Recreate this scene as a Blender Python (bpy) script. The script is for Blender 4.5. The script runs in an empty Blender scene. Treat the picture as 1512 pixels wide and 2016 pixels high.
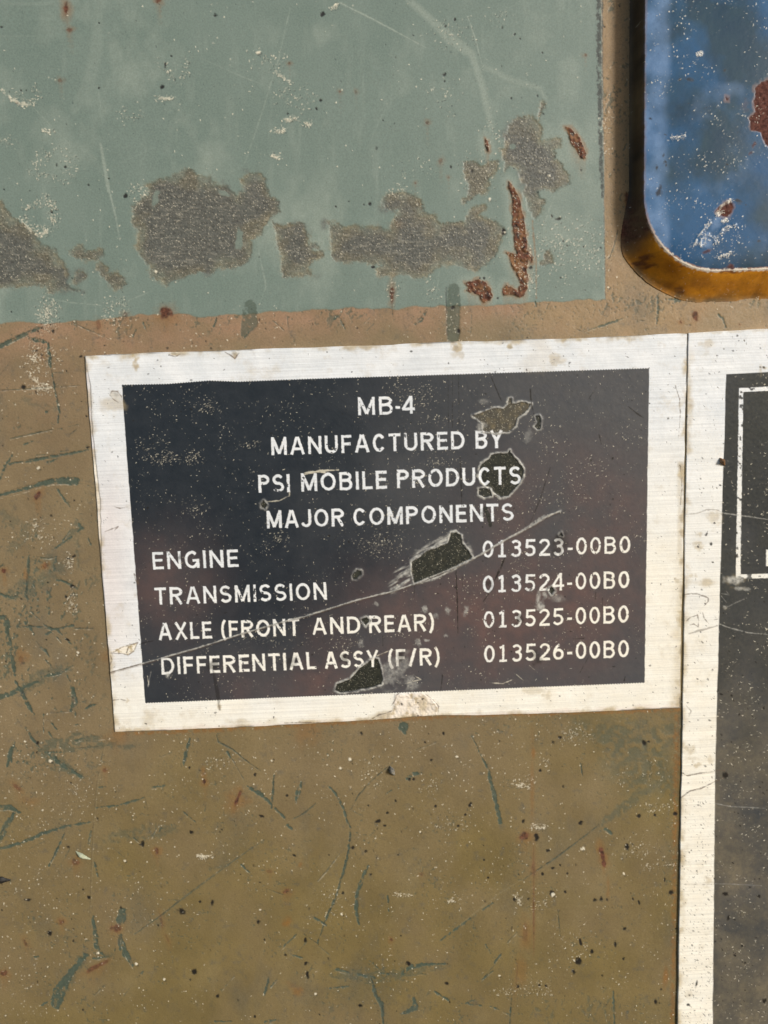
import bpy, math, random
import numpy as np
from mathutils import Matrix, Vector

SC = bpy.context.scene
COL = SC.collection
rng = np.random.default_rng(7)
random.seed(7)

# ------------------------------------------------------------------ survey
# The wall panel is the plane Y = 0 (it faces -Y).  The photograph is a weakly
# tilted view of it; the four corners of the foil plate give its vanishing line.
PW, PH, FPX = 1512., 2016., 1514.
CX, CY = PW/2, PH/2
MM = 0.001
PX = 0.125*MM                               # about the size of one photo pixel on the panel
def _ln(p, q): return np.cross([p[0]-CX, p[1]-CY, 1.], [q[0]-CX, q[1]-CY, 1.])
vh = np.cross(_ln((167,700),(1353,657)), _ln((226,1442),(1338,1393)))
vv = np.cross(_ln((167,700),(226,1442)), _ln((1353,657),(1338,1393)))
vl = np.cross(vh/vh[2], vv/vv[2])           # vanishing line of the panel
n = np.array([vl[0]*FPX, vl[1]*FPX, vl[2]*1.0])
n = np.array([vl[0], vl[1], vl[2]/FPX]); n /= np.linalg.norm(n)
if n[2] > 0: n = -n                         # panel normal in camera axes (x right, y down, z forward)
xh = np.array([vh[0]/vh[2], vh[1]/vh[2], FPX]); xh /= np.linalg.norm(xh)
xw = xh - n*np.dot(xh, n); xw /= np.linalg.norm(xw)
if xw[0] < 0: xw = -xw
yw = -n                                     # into the panel
zw = np.cross(xw, yw)
if zw[1] > 0: zw = -zw
R = np.stack([xw, yw, zw])                  # camera axes -> world axes
D = FPX*PX
CAM = np.array([0., 0., 0.]) - R @ np.array([0, 0, D])   # the centre pixel sees the world origin
def P(px, py, h=0.0):
    """point at height h above the panel seen at a surveyed position"""
    d = R @ np.array([px-CX, py-CY, FPX])
    t = (-h - CAM[1])/d[1]
    return CAM + d*t
def project(X, Y, Z):
    q = np.stack([X-CAM[0], Y-CAM[1], Z-CAM[2]], -1) @ R
    return q[..., 0]/q[..., 2]*FPX+CX, q[..., 1]/q[..., 2]*FPX+CY

# ------------------------------------------------------------------ camera, sky, sun, exposure
cam_d = bpy.data.cameras.new('camera'); cam = bpy.data.objects.new('camera', cam_d); COL.objects.link(cam)
cam_d.sensor_fit = 'VERTICAL'; cam_d.sensor_height = 36.0; cam_d.lens = FPX/PH*36.0
cam_d.clip_start = 0.005; cam_d.clip_end = 100.0
Rb = np.stack([R[:, 0], -R[:, 1], -R[:, 2]], 1)      # blender camera axes in world
m = Matrix([[*Rb[i], CAM[i]] for i in range(3)]+[[0, 0, 0, 1]])
cam.matrix_world = m
SC.camera = cam

SUN = Vector((0.92, -1.0, 0.46)).normalized()
el = math.asin(SUN.z); rot = math.atan2(SUN.x, SUN.y)
w = bpy.data.worlds.new("World"); SC.world = w; w.use_nodes = True
nt = w.node_tree; nt.nodes.clear()
sky = nt.nodes.new('ShaderNodeTexSky'); sky.sky_type = 'NISHITA'; sky.sun_disc = False
sky.sun_elevation = el; sky.sun_rotation = rot
bg = nt.nodes.new('ShaderNodeBackground'); bg.inputs['Strength'].default_value = 0.115
wo = nt.nodes.new('ShaderNodeOutputWorld')
nt.links.new(sky.outputs[0], bg.inputs[0]); nt.links.new(bg.outputs[0], wo.inputs[0])
sl = bpy.data.lights.new('sun', 'SUN'); sl.energy = 3.2; sl.angle = math.radians(11.0); sl.color = (1.0, 0.975, 0.935)
so = bpy.data.objects.new('sun', sl); COL.objects.link(so)
so.rotation_euler = (-SUN).to_track_quat('-Z', 'Y').to_euler()
so.location = SUN*0.5
SC.view_settings.view_transform = 'Standard'; SC.view_settings.look = 'None'
SC.view_settings.exposure = 0.0; SC.view_settings.gamma = 1.0; SC.view_settings.use_curve_mapping = False

# ------------------------------------------------------------------ numpy helpers
_lat = {}
def vnoise(u, v, seed=0):
    if seed not in _lat: _lat[seed] = np.random.default_rng(1000+seed).random((256, 256)).astype(np.float32)
    L = _lat[seed]
    iu = np.floor(u).astype(np.int64); iv = np.floor(v).astype(np.int64)
    fu = (u-iu).astype(np.float32); fv = (v-iv).astype(np.float32)
    fu = fu*fu*(3-2*fu); fv = fv*fv*(3-2*fv)
    a = iu & 255; b = iv & 255; a1 = (a+1) & 255; b1 = (b+1) & 255
    return (L[b, a]*(1-fu)+L[b, a1]*fu)*(1-fv)+(L[b1, a]*(1-fu)+L[b1, a1]*fu)*fv
def fbm(u, v, size, octv=4, seed=0, gain=.5):
    """about -1..1, features of `size` survey units"""
    s = 0; a = 1.; t = 0.; k = 1./size
    for o in range(octv):
        s = s+a*(vnoise(u*k+17.3*o, v*k+9.1*o, seed+o)*2-1); t += a; a *= gain; k *= 2.03
    return s/t*1.6
def ss(a, b, x):
    t = np.clip((x-a)/(b-a), 0, 1); return t*t*(3-2*t)

TILES = dict(a=(0,0,2.52), b=(500,0,2.52), c=(1000,0,2.953), d=(0,600,4.033), e=(0,1000,4.033), f=(0,1430,2.908),
             g=(450,1430,2.908), h=(900,1430,2.4706), i=(140,650,3.024), j=(600,650,3.024), k=(1012,630,3.024),
             l=(140,1030,3.024), m=(600,1030,3.024), n=(1212,1000,4.033), o=(1012,1030,4.345), p=(0,280,4.725),
             q=(900,200,4.725), r=(1200,300,4.846), s=(0,1000,5.815), t=(1380,640,3.877), u=(640,1280,5.815), z=(0,0,1.))
def T(t, pts):
    x0, y0, k = TILES[t]
    return [(x0+x/k, y0+y/k) for x, y in pts]

class Field:
    """float layers over a grid of surveyed positions U, V"""
    def __init__(self, U, V, names):
        self.U = U.astype(np.float32); self.V = V.astype(np.float32)
        self.L = {k: np.zeros(U.shape, np.float32) for k in names}
        self.r0, self.r1 = V.min(1), V.max(1); self.c0, self.c1 = U.min(0), U.max(0)
    def box(self, x0, y0, x1, y1):
        r = np.where((self.r1 >= y0) & (self.r0 <= y1))[0]; c = np.where((self.c1 >= x0) & (self.c0 <= x1))[0]
        if len(r) == 0 or len(c) == 0: return None
        return (slice(r[0], r[-1]+1), slice(c[0], c[-1]+1))
    def sdf_poly(self, pts, pad=14):
        p = np.array(pts, float); sl_ = self.box(p[:, 0].min()-pad, p[:, 1].min()-pad, p[:, 0].max()+pad, p[:, 1].max()+pad)
        if sl_ is None: return None, None
        u, v = self.U[sl_], self.V[sl_]
        dmin = np.full(u.shape, 1e9, np.float32); ins = np.zeros(u.shape, bool)
        for k in range(len(p)):
            ax, ay = p[k]; bx, by = p[(k+1) % len(p)]
            dx, dy = bx-ax, by-ay; L2 = dx*dx+dy*dy+1e-9
            t = np.clip(((u-ax)*dx+(v-ay)*dy)/L2, 0, 1)
            dmin = np.minimum(dmin, np.hypot(u-ax-t*dx, v-ay-t*dy))
            c = ((ay > v) != (by > v))
            xi = ax+(v-ay)/(dy if abs(dy) > 1e-9 else 1e-9)*dx
            ins ^= c & (u < xi)
        return sl_, np.where(ins, -dmin, dmin)
    def sdf_stroke(self, pts, wid, pad=10):
        p = np.array(pts, float); W = np.interp(np.linspace(0, 1, len(p)), np.linspace(0, 1, len(wid)), wid)/2
        if len(p) == 1: p = np.vstack([p, p+.01]); W = np.array([W[0], W[0]])
        pd = pad+W.max(); sl_ = self.box(p[:, 0].min()-pd, p[:, 1].min()-pd, p[:, 0].max()+pd, p[:, 1].max()+pd)
        if sl_ is None: return None, None
        u, v = self.U[sl_], self.V[sl_]; d = np.full(u.shape, 1e9, np.float32)
        for k in range(len(p)-1):
            ax, ay = p[k]; bx, by = p[k+1]; dx, dy = bx-ax, by-ay; L2 = dx*dx+dy*dy+1e-9
            t = np.clip(((u-ax)*dx+(v-ay)*dy)/L2, 0, 1)
            d = np.minimum(d, np.hypot(u-ax-t*dx, v-ay-t*dy)-(W[k]+(W[k+1]-W[k])*t))
        return sl_, d
    def put(self, name, sl_, mval):
        self.L[name][sl_] = np.maximum(self.L[name][sl_], mval)
    def stroke(self, name, pts, wid, val=1., jag=1.0, dry=0., soft=1.0, seed=31):
        if not isinstance(wid, (list, tuple)): wid = [wid*.5, wid, wid*1.05, wid*.9, wid*.4]
        s_, d = self.sdf_stroke(pts, wid)
        if s_ is None: return
        u, v = self.U[s_], self.V[s_]
        d = d+jag*fbm(u, v, 5., 3, seed)
        mk = ss(soft, -soft, d)
        if dry > 0: mk = mk*ss(dry-.35, dry+.1, .5+.5*fbm(u, v, 6., 3, seed+7))
        self.put(name, s_, mk*val)
    def spot(self, name, x, y, rx, ry=None, ang=0., val=1., jag=.35, soft=.35, seed=51):
        ry = rx if ry is None else ry; m_ = max(rx, ry)*1.7+3
        s_ = self.box(x-m_, y-m_, x+m_, y+m_)
        if s_ is None: return
        u, v = self.U[s_]-x, self.V[s_]-y; c, s = math.cos(ang), math.sin(ang)
        d = np.hypot((u*c+v*s)/rx, (-u*s+v*c)/ry)-1
        d = d+jag*fbm(u+x, v+y, max(rx, ry)*.9, 3, seed)
        self.put(name, s_, ss(soft, -soft, d)*val)
    def dashes(self, name, xs, ys, length, ang, val, relief=None):
        """tiny streaks, dropped on the nearest grid points"""
        ny, nx = self.U.shape
        ok0 = (self.U[::17, ::19] > -160) & (self.U[::17, ::19] < PW+260) & (self.V[::17, ::19] > -300) & (self.V[::17, ::19] < PH+260)
        feat = lambda x, y: np.stack([np.ones_like(x), x/1e3, y/1e3, x*y/1e6, x*x/1e6, y*y/1e6], 1)
        II, JJ = np.meshgrid(np.arange(ny)[::17], np.arange(nx)[::19], indexing='ij')
        A = np.linalg.lstsq(feat(self.U[::17, ::19][ok0].astype(float), self.V[::17, ::19][ok0].astype(float)), np.stack([II[ok0], JJ[ok0]], 1).astype(float), rcond=None)[0]
        for k in range(5):
            f = (k/4-.5); on = (np.abs(f)*2 <= 1)
            x = xs+np.cos(ang)*length*f; y = ys-np.sin(ang)*length*f
            ij = feat(x, y) @ A
            i = np.rint(ij[:, 0]).astype(int); j = np.rint(ij[:, 1]).astype(int)
            ok = (i >= 0) & (i < ny) & (j >= 0) & (j < nx)
            np.maximum.at(self.L[name], (i[ok], j[ok]), (val*(1-.5*abs(f)))[ok].astype(np.float32))

# ------------------------------------------------------------------ object helpers
def tag(o, label=None, cat=None, group=None, kind=None):
    if label: o['label'] = label
    if cat: o['category'] = cat
    if group: o['group'] = group
    if kind: o['kind'] = kind
    return o
def empty(name, loc):
    o = bpy.data.objects.new(name, None); COL.objects.link(o); o.location = loc; o.empty_display_size = .01
    return o
def mesh_object(name, co, quads, attrs, mat, parent=None, base=(0, 0, 0), smooth=True):
    me = bpy.data.meshes.new(name)
    nv, nf = len(co), len(quads)
    me.vertices.add(nv); me.loops.add(nf*4); me.polygons.add(nf)
    me.vertices.foreach_set('co', (co-np.array(base)).astype(np.float32).ravel())
    me.loops.foreach_set('vertex_index', quads.astype(np.int32).ravel())
    me.polygons.foreach_set('loop_start', np.arange(0, nf*4, 4, dtype=np.int32))
    me.polygons.foreach_set('use_smooth', np.full(nf, smooth, bool))
    me.update(calc_edges=True)
    for k, a in attrs.items():
        at = me.attributes.new(k, 'FLOAT', 'POINT'); at.data.foreach_set('value', a.astype(np.float32))
    me.materials.append(mat)
    o = bpy.data.objects.new(name, me); COL.objects.link(o)
    if parent: o.parent = parent
    return o
def grid_part(name, XYZ, cells, field, mat, parent, base):
    """one mesh from the chosen cells of a grid"""
    ny, nx = XYZ.shape[:2]
    ii, jj = np.where(cells)
    if len(ii) == 0: return None
    idx = np.arange(ny*nx).reshape(ny, nx)
    q = np.stack([idx[ii, jj], idx[ii+1, jj], idx[ii+1, jj+1], idx[ii, jj+1]], 1)
    used, inv = np.unique(q, return_inverse=True)
    at = {k: a.reshape(-1)[used] for k, a in field.L.items()}
    return mesh_object(name, XYZ.reshape(-1, 3)[used], inv.reshape(-1, 4), at, mat, parent, base)
def cellmean(a): return (a[:-1, :-1]+a[1:, :-1]+a[:-1, 1:]+a[1:, 1:])*.25

def layered(name, base, layers, rough=.5, spec=.4, grain=.12, grain_scale=2600., bump=.25, brushed=0., brush_mask=None, metal=None, coat=0.):
    """base = (colour, colour2, noise scale); layers = [(attribute, colour, colour2, noise scale, roughness)]"""
    mt = bpy.data.materials.new(name); mt.use_nodes = True; t = mt.node_tree; t.nodes.clear(); N = t.nodes.new; K = t.links.new
    out = N('ShaderNodeOutputMaterial'); bs = N('ShaderNodeBsdfPrincipled'); K(bs.outputs[0], out.inputs[0])
    tc = N('ShaderNodeTexCoord')
    def noise(scale, det=4, stretch=None):
        nz = N('ShaderNodeTexNoise'); nz.inputs['Scale'].default_value = scale; nz.inputs['Detail'].default_value = det; nz.inputs['Roughness'].default_value = .6
        if stretch:
            mp = N('ShaderNodeMapping'); mp.inputs['Scale'].default_value = stretch; K(tc.outputs['Object'], mp.inputs[0]); K(mp.outputs[0], nz.inputs[0])
        else: K(tc.outputs['Object'], nz.inputs[0])
        return nz.outputs[0]
    def mix(a, b, f):
        mx = N('ShaderNodeMix'); mx.data_type = 'RGBA'; mx.clamp_factor = True
        for s_, v_ in ((6, a), (7, b)):
            if isinstance(v_, tuple): mx.inputs[s_].default_value = (*v_, 1)
            else: K(v_, mx.inputs[s_])
        K(f, mx.inputs[0]); return mx.outputs[2]
    def ramp(f, lo=.35, hi=.65):
        mr = N('ShaderNodeMapRange'); mr.inputs[1].default_value = lo; mr.inputs[2].default_value = hi; K(f, mr.inputs[0]); return mr.outputs[0]
    def attr(a):
        an = N('ShaderNodeAttribute'); an.attribute_name = a; return an.outputs['Fac']
    def math_(op, a, b):
        mn = N('ShaderNodeMath'); mn.operation = op
        for k_, v_ in enumerate((a, b)):
            if isinstance(v_, (int, float)): mn.inputs[k_].default_value = v_
            else: K(v_, mn.inputs[k_])
        return mn.outputs[0]
    col = mix(base[0], base[1], ramp(noise(base[2])))
    rg = None
    for (a, c1, c2, sc, r) in layers:
        fa = attr(a); cc = mix(c1, c2, ramp(noise(sc))) if c2 else c1
        col = mix(col, cc, fa)
        mr = N('ShaderNodeMix'); mr.data_type = 'FLOAT'; mr.clamp_factor = True; K(fa, mr.inputs[0])
        if rg is None: mr.inputs[2].default_value = rough
        else: K(rg, mr.inputs[2])
        mr.inputs[3].default_value = r; rg = mr.outputs[0]
    g = noise(grain_scale, 3)
    if brushed:
        b1 = noise(1., 5, (18., 1., 5200.)); b2 = noise(1., 3, (60., 1., 1500.))
        bb = math_('ADD', math_('MULTIPLY', b1, .7), math_('MULTIPLY', b2, .3))
        bb = ramp(bb, .3, .7)
        if brush_mask: bb = math_('ADD', math_('MULTIPLY', math_('SUBTRACT', bb, .5), math_('SUBTRACT', 1., attr(brush_mask))), .5)
        mul = math_('ADD', math_('MULTIPLY', bb, brushed), 1-brushed*.5)
        vm = N('ShaderNodeVectorMath'); vm.operation = 'SCALE'; K(col, vm.inputs[0]); K(mul, vm.inputs[3]); col = vm.outputs[0]
    gm = math_('ADD', math_('MULTIPLY', ramp(g, .25, .75), grain*2), 1-grain)
    vm = N('ShaderNodeVectorMath'); vm.operation = 'SCALE'; K(col, vm.inputs[0]); K(gm, vm.inputs[3])
    K(vm.outputs[0], bs.inputs['Base Color'])
    if rg is not None: K(rg, bs.inputs['Roughness'])
    else: bs.inputs['Roughness'].default_value = rough
    bs.inputs['Specular IOR Level'].default_value = spec
    if coat: bs.inputs['Coat Weight'].default_value = coat; bs.inputs['Coat Roughness'].default_value = .18
    if metal:
        ma, mv = metal
        K(math_('MULTIPLY', math_('SUBTRACT', 1., attr(ma)), mv), bs.inputs['Metallic'])
    bp = N('ShaderNodeBump'); bp.inputs['Strength'].default_value = bump; bp.inputs['Distance'].default_value = .00006
    K(noise(grain_scale*.7, 5), bp.inputs['Height']); K(bp.outputs[0], bs.inputs['Normal'])
    return mt

# ================================================================== 1. THE PAINTED PANEL
PANEL_L = ['pink', 'ochre', 'oliv', 'green', 'scuff', 'scr', 'bare', 'core', 'tan', 'halo', 'rust', 'grime', 'dark', 'pale']
m_panel = layered('painted_steel', ((.222, .168, .094), (.176, .132, .073), 70.), [
    ('oliv', (.196, .147, .060), (.152, .115, .048), 80., .42),
    ('pink', (.310, .195, .122), (.265, .17, .10), 200., .5),
    ('ochre', (.32, .215, .110), (.275, .185, .09), 200., .5),
    ('green', (.148, .198, .170), (.170, .220, .190), 60., .5),
    ('scuff', (.34, .385, .33), (.29, .335, .28), 900., .6),
    ('scr', (.050, .072, .052), (.074, .098, .074), 700., .6),
    ('bare', (.165, .152, .108), (.098, .094, .070), 2000., .5),
    ('core', (.066, .071, .067), (.128, .130, .114), 2000., .45),
    ('tan', (.30, .245, .14), (.2, .165, .09), 900., .6),
    ('halo', (.27, .115, .022), (.2, .085, .02), 500., .6),
    ('rust', (.030, .010, .006), (.170, .066, .036), 1000., .8),
    ('grime', (.055, .062, .058), (.09, .1, .09), 1300., .7),
    ('dark', (.012, .011, .010), None, 0, .5),
    ('pale', (.80, .74, .58), None, 0, .4)], rough=.46, spec=.36, grain=.16)

s = 1.45*PX
cor = [P(x, y) for x in (-150, PW+150) for y in (-150, PH+150)]
x0, x1 = min(c[0] for c in cor), max(c[0] for c in cor); z0, z1 = min(c[2] for c in cor), max(c[2] for c in cor)
ext = np.array([.003, .012, .04, .09, .16])
xs = np.concatenate([x0-ext[::-1], np.arange(x0, x1, s), x1+ext])
zs = np.concatenate([z1+ext[::-1], np.arange(z1, z0, -s), z0-ext])
GX, GZ = np.meshgrid(xs, zs)
U, V = project(GX, np.zeros_like(GX), GZ)
F = Field(U, V, PANEL_L)
U, V = F.U, F.V
H = np.zeros_like(U)                         # relief in survey units
L = F.L

# --- broad paint tones
big = fbm(U, V, 420., 4, 3)
L['oliv'][:] = ss(1000, 1750, V+.55*(U-760)+big*300)*(.8+.4*fbm(U, V, 120., 4, 6))
edge_b = np.interp(U, [-300, 0, 250, 500, 800, 1050, 1190, 1400], [650, 637, 627, 616, 604, 594, 589, 580])
jag = fbm(U, V, 30., 4, 11)*3.2+fbm(U, V, 150., 2, 12)*2.5
db = V-edge_b+jag*1.3
dr = U-np.interp(V, [-300, 0, 590, 700], [1180, 1184, 1192, 1194])+fbm(U, V, 22., 3, 14)*1.2
d_green = np.maximum(db, dr)
L['green'][:] = ss(1.6, -1.6, d_green)
L['pink'][:] = np.clip(ss(95, 5, V-edge_b+fbm(U, V, 60., 3, 15)*22)*ss(1290, 1120, U+fbm(U, V, 80, 2, 16)*50)+.35*ss(420, 0, V-edge_b)*ss(700, 200, U), 0, 1)*(.75+.35*fbm(U, V, 40., 3, 17))
L['pink'][:] = np.clip(L['pink'], 0, 1)*(1-L['green'])
L['ochre'][:] = np.clip(ss(60, -10, V-640+fbm(U, V, 60., 3, 19)*20)*ss(980, 1180, U+fbm(U, V, 70., 3, 20)*60), 0, 1)*(1-L['green'])*(.8+.3*fbm(U, V, 35., 3, 18))
L['ochre'][:] = np.clip(L['ochre'], 0, 1)
L['tan'][:] = np.maximum(L['tan'], np.clip(fbm(U+.3*V, V*.55, 70., 5, 8, .62)-.28, 0, 1)*.30*(1-L['green']))
L['grime'][:] = np.maximum(L['grime'], np.clip(fbm(U, V*.6, 90., 5, 9, .65)-.30, 0, 1)*.45*(1-L['green']))
L['grime'][:] = np.maximum(L['grime'], np.clip(fbm(U, V, 13., 4, 10, .7)-.42, 0, 1)*.6*(1-L['green']))
H += ss(1.5, -3, d_green)*.35

# --- bare patches where the green has worn through
BARE = [
 ('p', [(-160,470),(-60,530),(20,560),(60,640),(120,690),(180,720),(280,800),(350,880),(380,960),(480,980),(540,1040),(590,1120),(640,1240),(620,1300),(680,1360),(740,1380),(690,1400),(600,1370),(500,1410),(460,1390),(440,1340),(330,1350),(260,1330),(170,1350),(60,1370),(-80,1360),(-260,1300)]),
 ('p', [(720,1210),(770,1200),(800,1240),(760,1290),(700,1340),(670,1310)]),
 ('p', [(640,1010),(680,990),(720,950),(760,960),(800,1000),(900,1000),(960,1000),(965,1050),(920,1095),(800,1100),(720,1090),(660,1050)]),
 ('p', [(900,1130),(960,1115),(1000,1170),(990,1220),(1040,1230),(1090,1210),(1160,1250),(1175,1320),(1130,1385),(1050,1360),(1000,1290),(950,1250),(890,1190)]),
 ('a', [(640,1100),(665,1060),(655,1020),(690,1000),(735,960),(725,920),(780,890),(870,860),(930,835),(990,870),(1050,875),(1070,910),(1130,930),(1170,970),(1210,940),(1200,910),(1190,890),(1240,865),(1290,862),(1320,900),(1335,960),(1385,1000),(1388,1050),(1330,1090),(1290,1160),(1240,1190),(1250,1260),(1240,1300),(1150,1335),(1080,1330),(1040,1360),(990,1350),(900,1385),(850,1390),(825,1420),(800,1390),(740,1380),(735,1330),(700,1270),(670,1220),(690,1140)]),
 ('b', [(92,1105),(130,1115),(255,1105),(265,1180),(275,1210),(310,1205),(318,1230),(290,1245),(345,1250),(345,1270),(290,1290),(275,1330),(300,1360),(285,1378),(220,1365),(150,1375),(130,1340),(135,1270),(110,1190)]),
 ('b', [(365,1110),(420,1110),(440,1135),(500,1120),(620,1125),(680,1140),(690,1080),(710,1050),(640,1040),(625,1000),(660,960),(720,950),(790,965),(835,1010),(840,1060),(900,1075),(930,1110),(980,1105),(1040,1095),(1080,1030),(1150,1012),(1155,1030),(1110,1070),(1190,1090),(1240,1130),(1225,1200),(1190,1270),(1150,1320),(1090,1350),(1000,1310),(930,1320),(860,1370),(800,1388),(720,1365),(620,1370),(600,1340),(630,1320),(540,1300),(400,1300),(380,1260),(390,1200),(370,1160)]),
 ('b', [(1045,810),(1100,800),(1130,815),(1205,800),(1210,850),(1170,890),(1160,950),(1100,980),(1040,1005),(1035,990),(1070,970),(1060,930),(1045,870)]),
 ('q', [(410,450),(440,400),(430,330),(500,200),(560,155),(650,140),(700,135),(745,180),(765,100),(780,0),(808,0),(800,60),(770,140),(770,200),(785,260),(790,350),(850,355),(920,330),(960,350),(960,410),(920,450),(905,540),(960,560),(1000,640),(1065,710),(1050,760),(980,800),(880,835),(760,820),(760,900),(810,915),(790,1000),(730,1100),(700,1090),(665,1010),(650,940),(590,860),(660,760),(590,770),(575,700),(570,640),(500,600),(440,640)]),
 ('q', [(820,1390),(860,1380),(900,1440),(880,1500),(820,1530),(760,1520),(800,1460)]),
]
bare_id = np.full(U.shape, -1, np.int16)
hf0 = rng.random(U.shape).astype(np.float32)
for k, (t, pts) in enumerate(BARE):
    s_, d = F.sdf_poly(T(t, pts), 30)
    if s_ is None: continue
    u, v = U[s_], V[s_]
    d2 = d+fbm(u, v, 14., 5, 21, .65)*5.+(hf0[s_]-.5)*5.
    mk = ss(3., -4., d2)
    mk = mk*np.clip(.72+.3*ss(0, -22, d2)+.28*fbm(u, v, 22., 4, 22), 0, 1)
    F.put('bare', s_, mk)
    F.put('core', s_, ss(-6, -34, d2+fbm(u, v, 45., 4, 24)*26)*(.85 if k not in (7, 2, 3) else .3))
    F.put('tan', s_, np.clip(np.exp(-((d2+2.5)/4.5)**2)*.42*ss(-.5, .8, fbm(u, v, 18., 3, 25)), 0, 1))
    H[s_] -= .9*ss(2, -2.5, d2-(hf0[s_]-.5)*5.)
    bare_id[s_][mk > .5] = k
# islands of green still sticking inside the patches
for (t, x, y, rx, ry, a) in [('a',770,990,16,38,.25),('a',1185,1185,16,60,.1),('a',1110,960,40,14,.4),('q',520,660,40,60,.2),('q',520,420,30,25,.3)]:
    x, y = T(t, [(x, y)])[0]; k_ = TILES[t][2]; s_ = F.box(x-50, y-50, x+50, y+50); u, v = U[s_]-x, V[s_]-y
    c, sn = math.cos(a), math.sin(a); d = np.hypot((u*c+v*sn)/(rx/k_), (-u*sn+v*c)/(ry/k_))-1+.4*fbm(U[s_], V[s_], 9., 3, 26)
    mk = ss(.25, -.25, d)*.85
    L['bare'][s_] *= 1-mk; L['core'][s_] *= 1-mk
hf = rng.random(U.shape).astype(np.float32)
gl = (hf > .93)*rng.random(U.shape).astype(np.float32)**1.5
L['pale'][:] = np.maximum(L['pale'], gl*L['bare']*.6)  # bright metal glints put into the colour as pale specks
stk = fbm(U*.35, V*1.3, 4., 3, 27)
L['dark'][:] = np.maximum(L['dark'], np.clip(stk-.1, 0, 1)*.28*L['bare']); L['pale'][:] = np.maximum(L['pale'], np.clip(-stk-.35, 0, 1)*.2*L['bare'])
L['dark'][:] = np.maximum(L['dark'], ((hf < .10)*.5*L['bare']))
H += L['bare']*(hf-.5)*.6

# grimy edge line on the right of the green field
e = [(1180,-120),(1180,0),(1181,150),(1182,240),(1184,330),(1186,388)]
F.stroke('grime', e, [13,13,12,9,7,3], .95, 2.2, .38, 1.5, 61)
F.stroke('grime', [(1185,-120),(1186,200),(1189,400),(1192,590)], [3,3,2,1.5], .7, .8, .3, 1., 63)
F.stroke('pale', [(1183.5,-120),(1185,200),(1188,330)], [2,2,1.5], .22, .8, .5, 1., 64)

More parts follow.
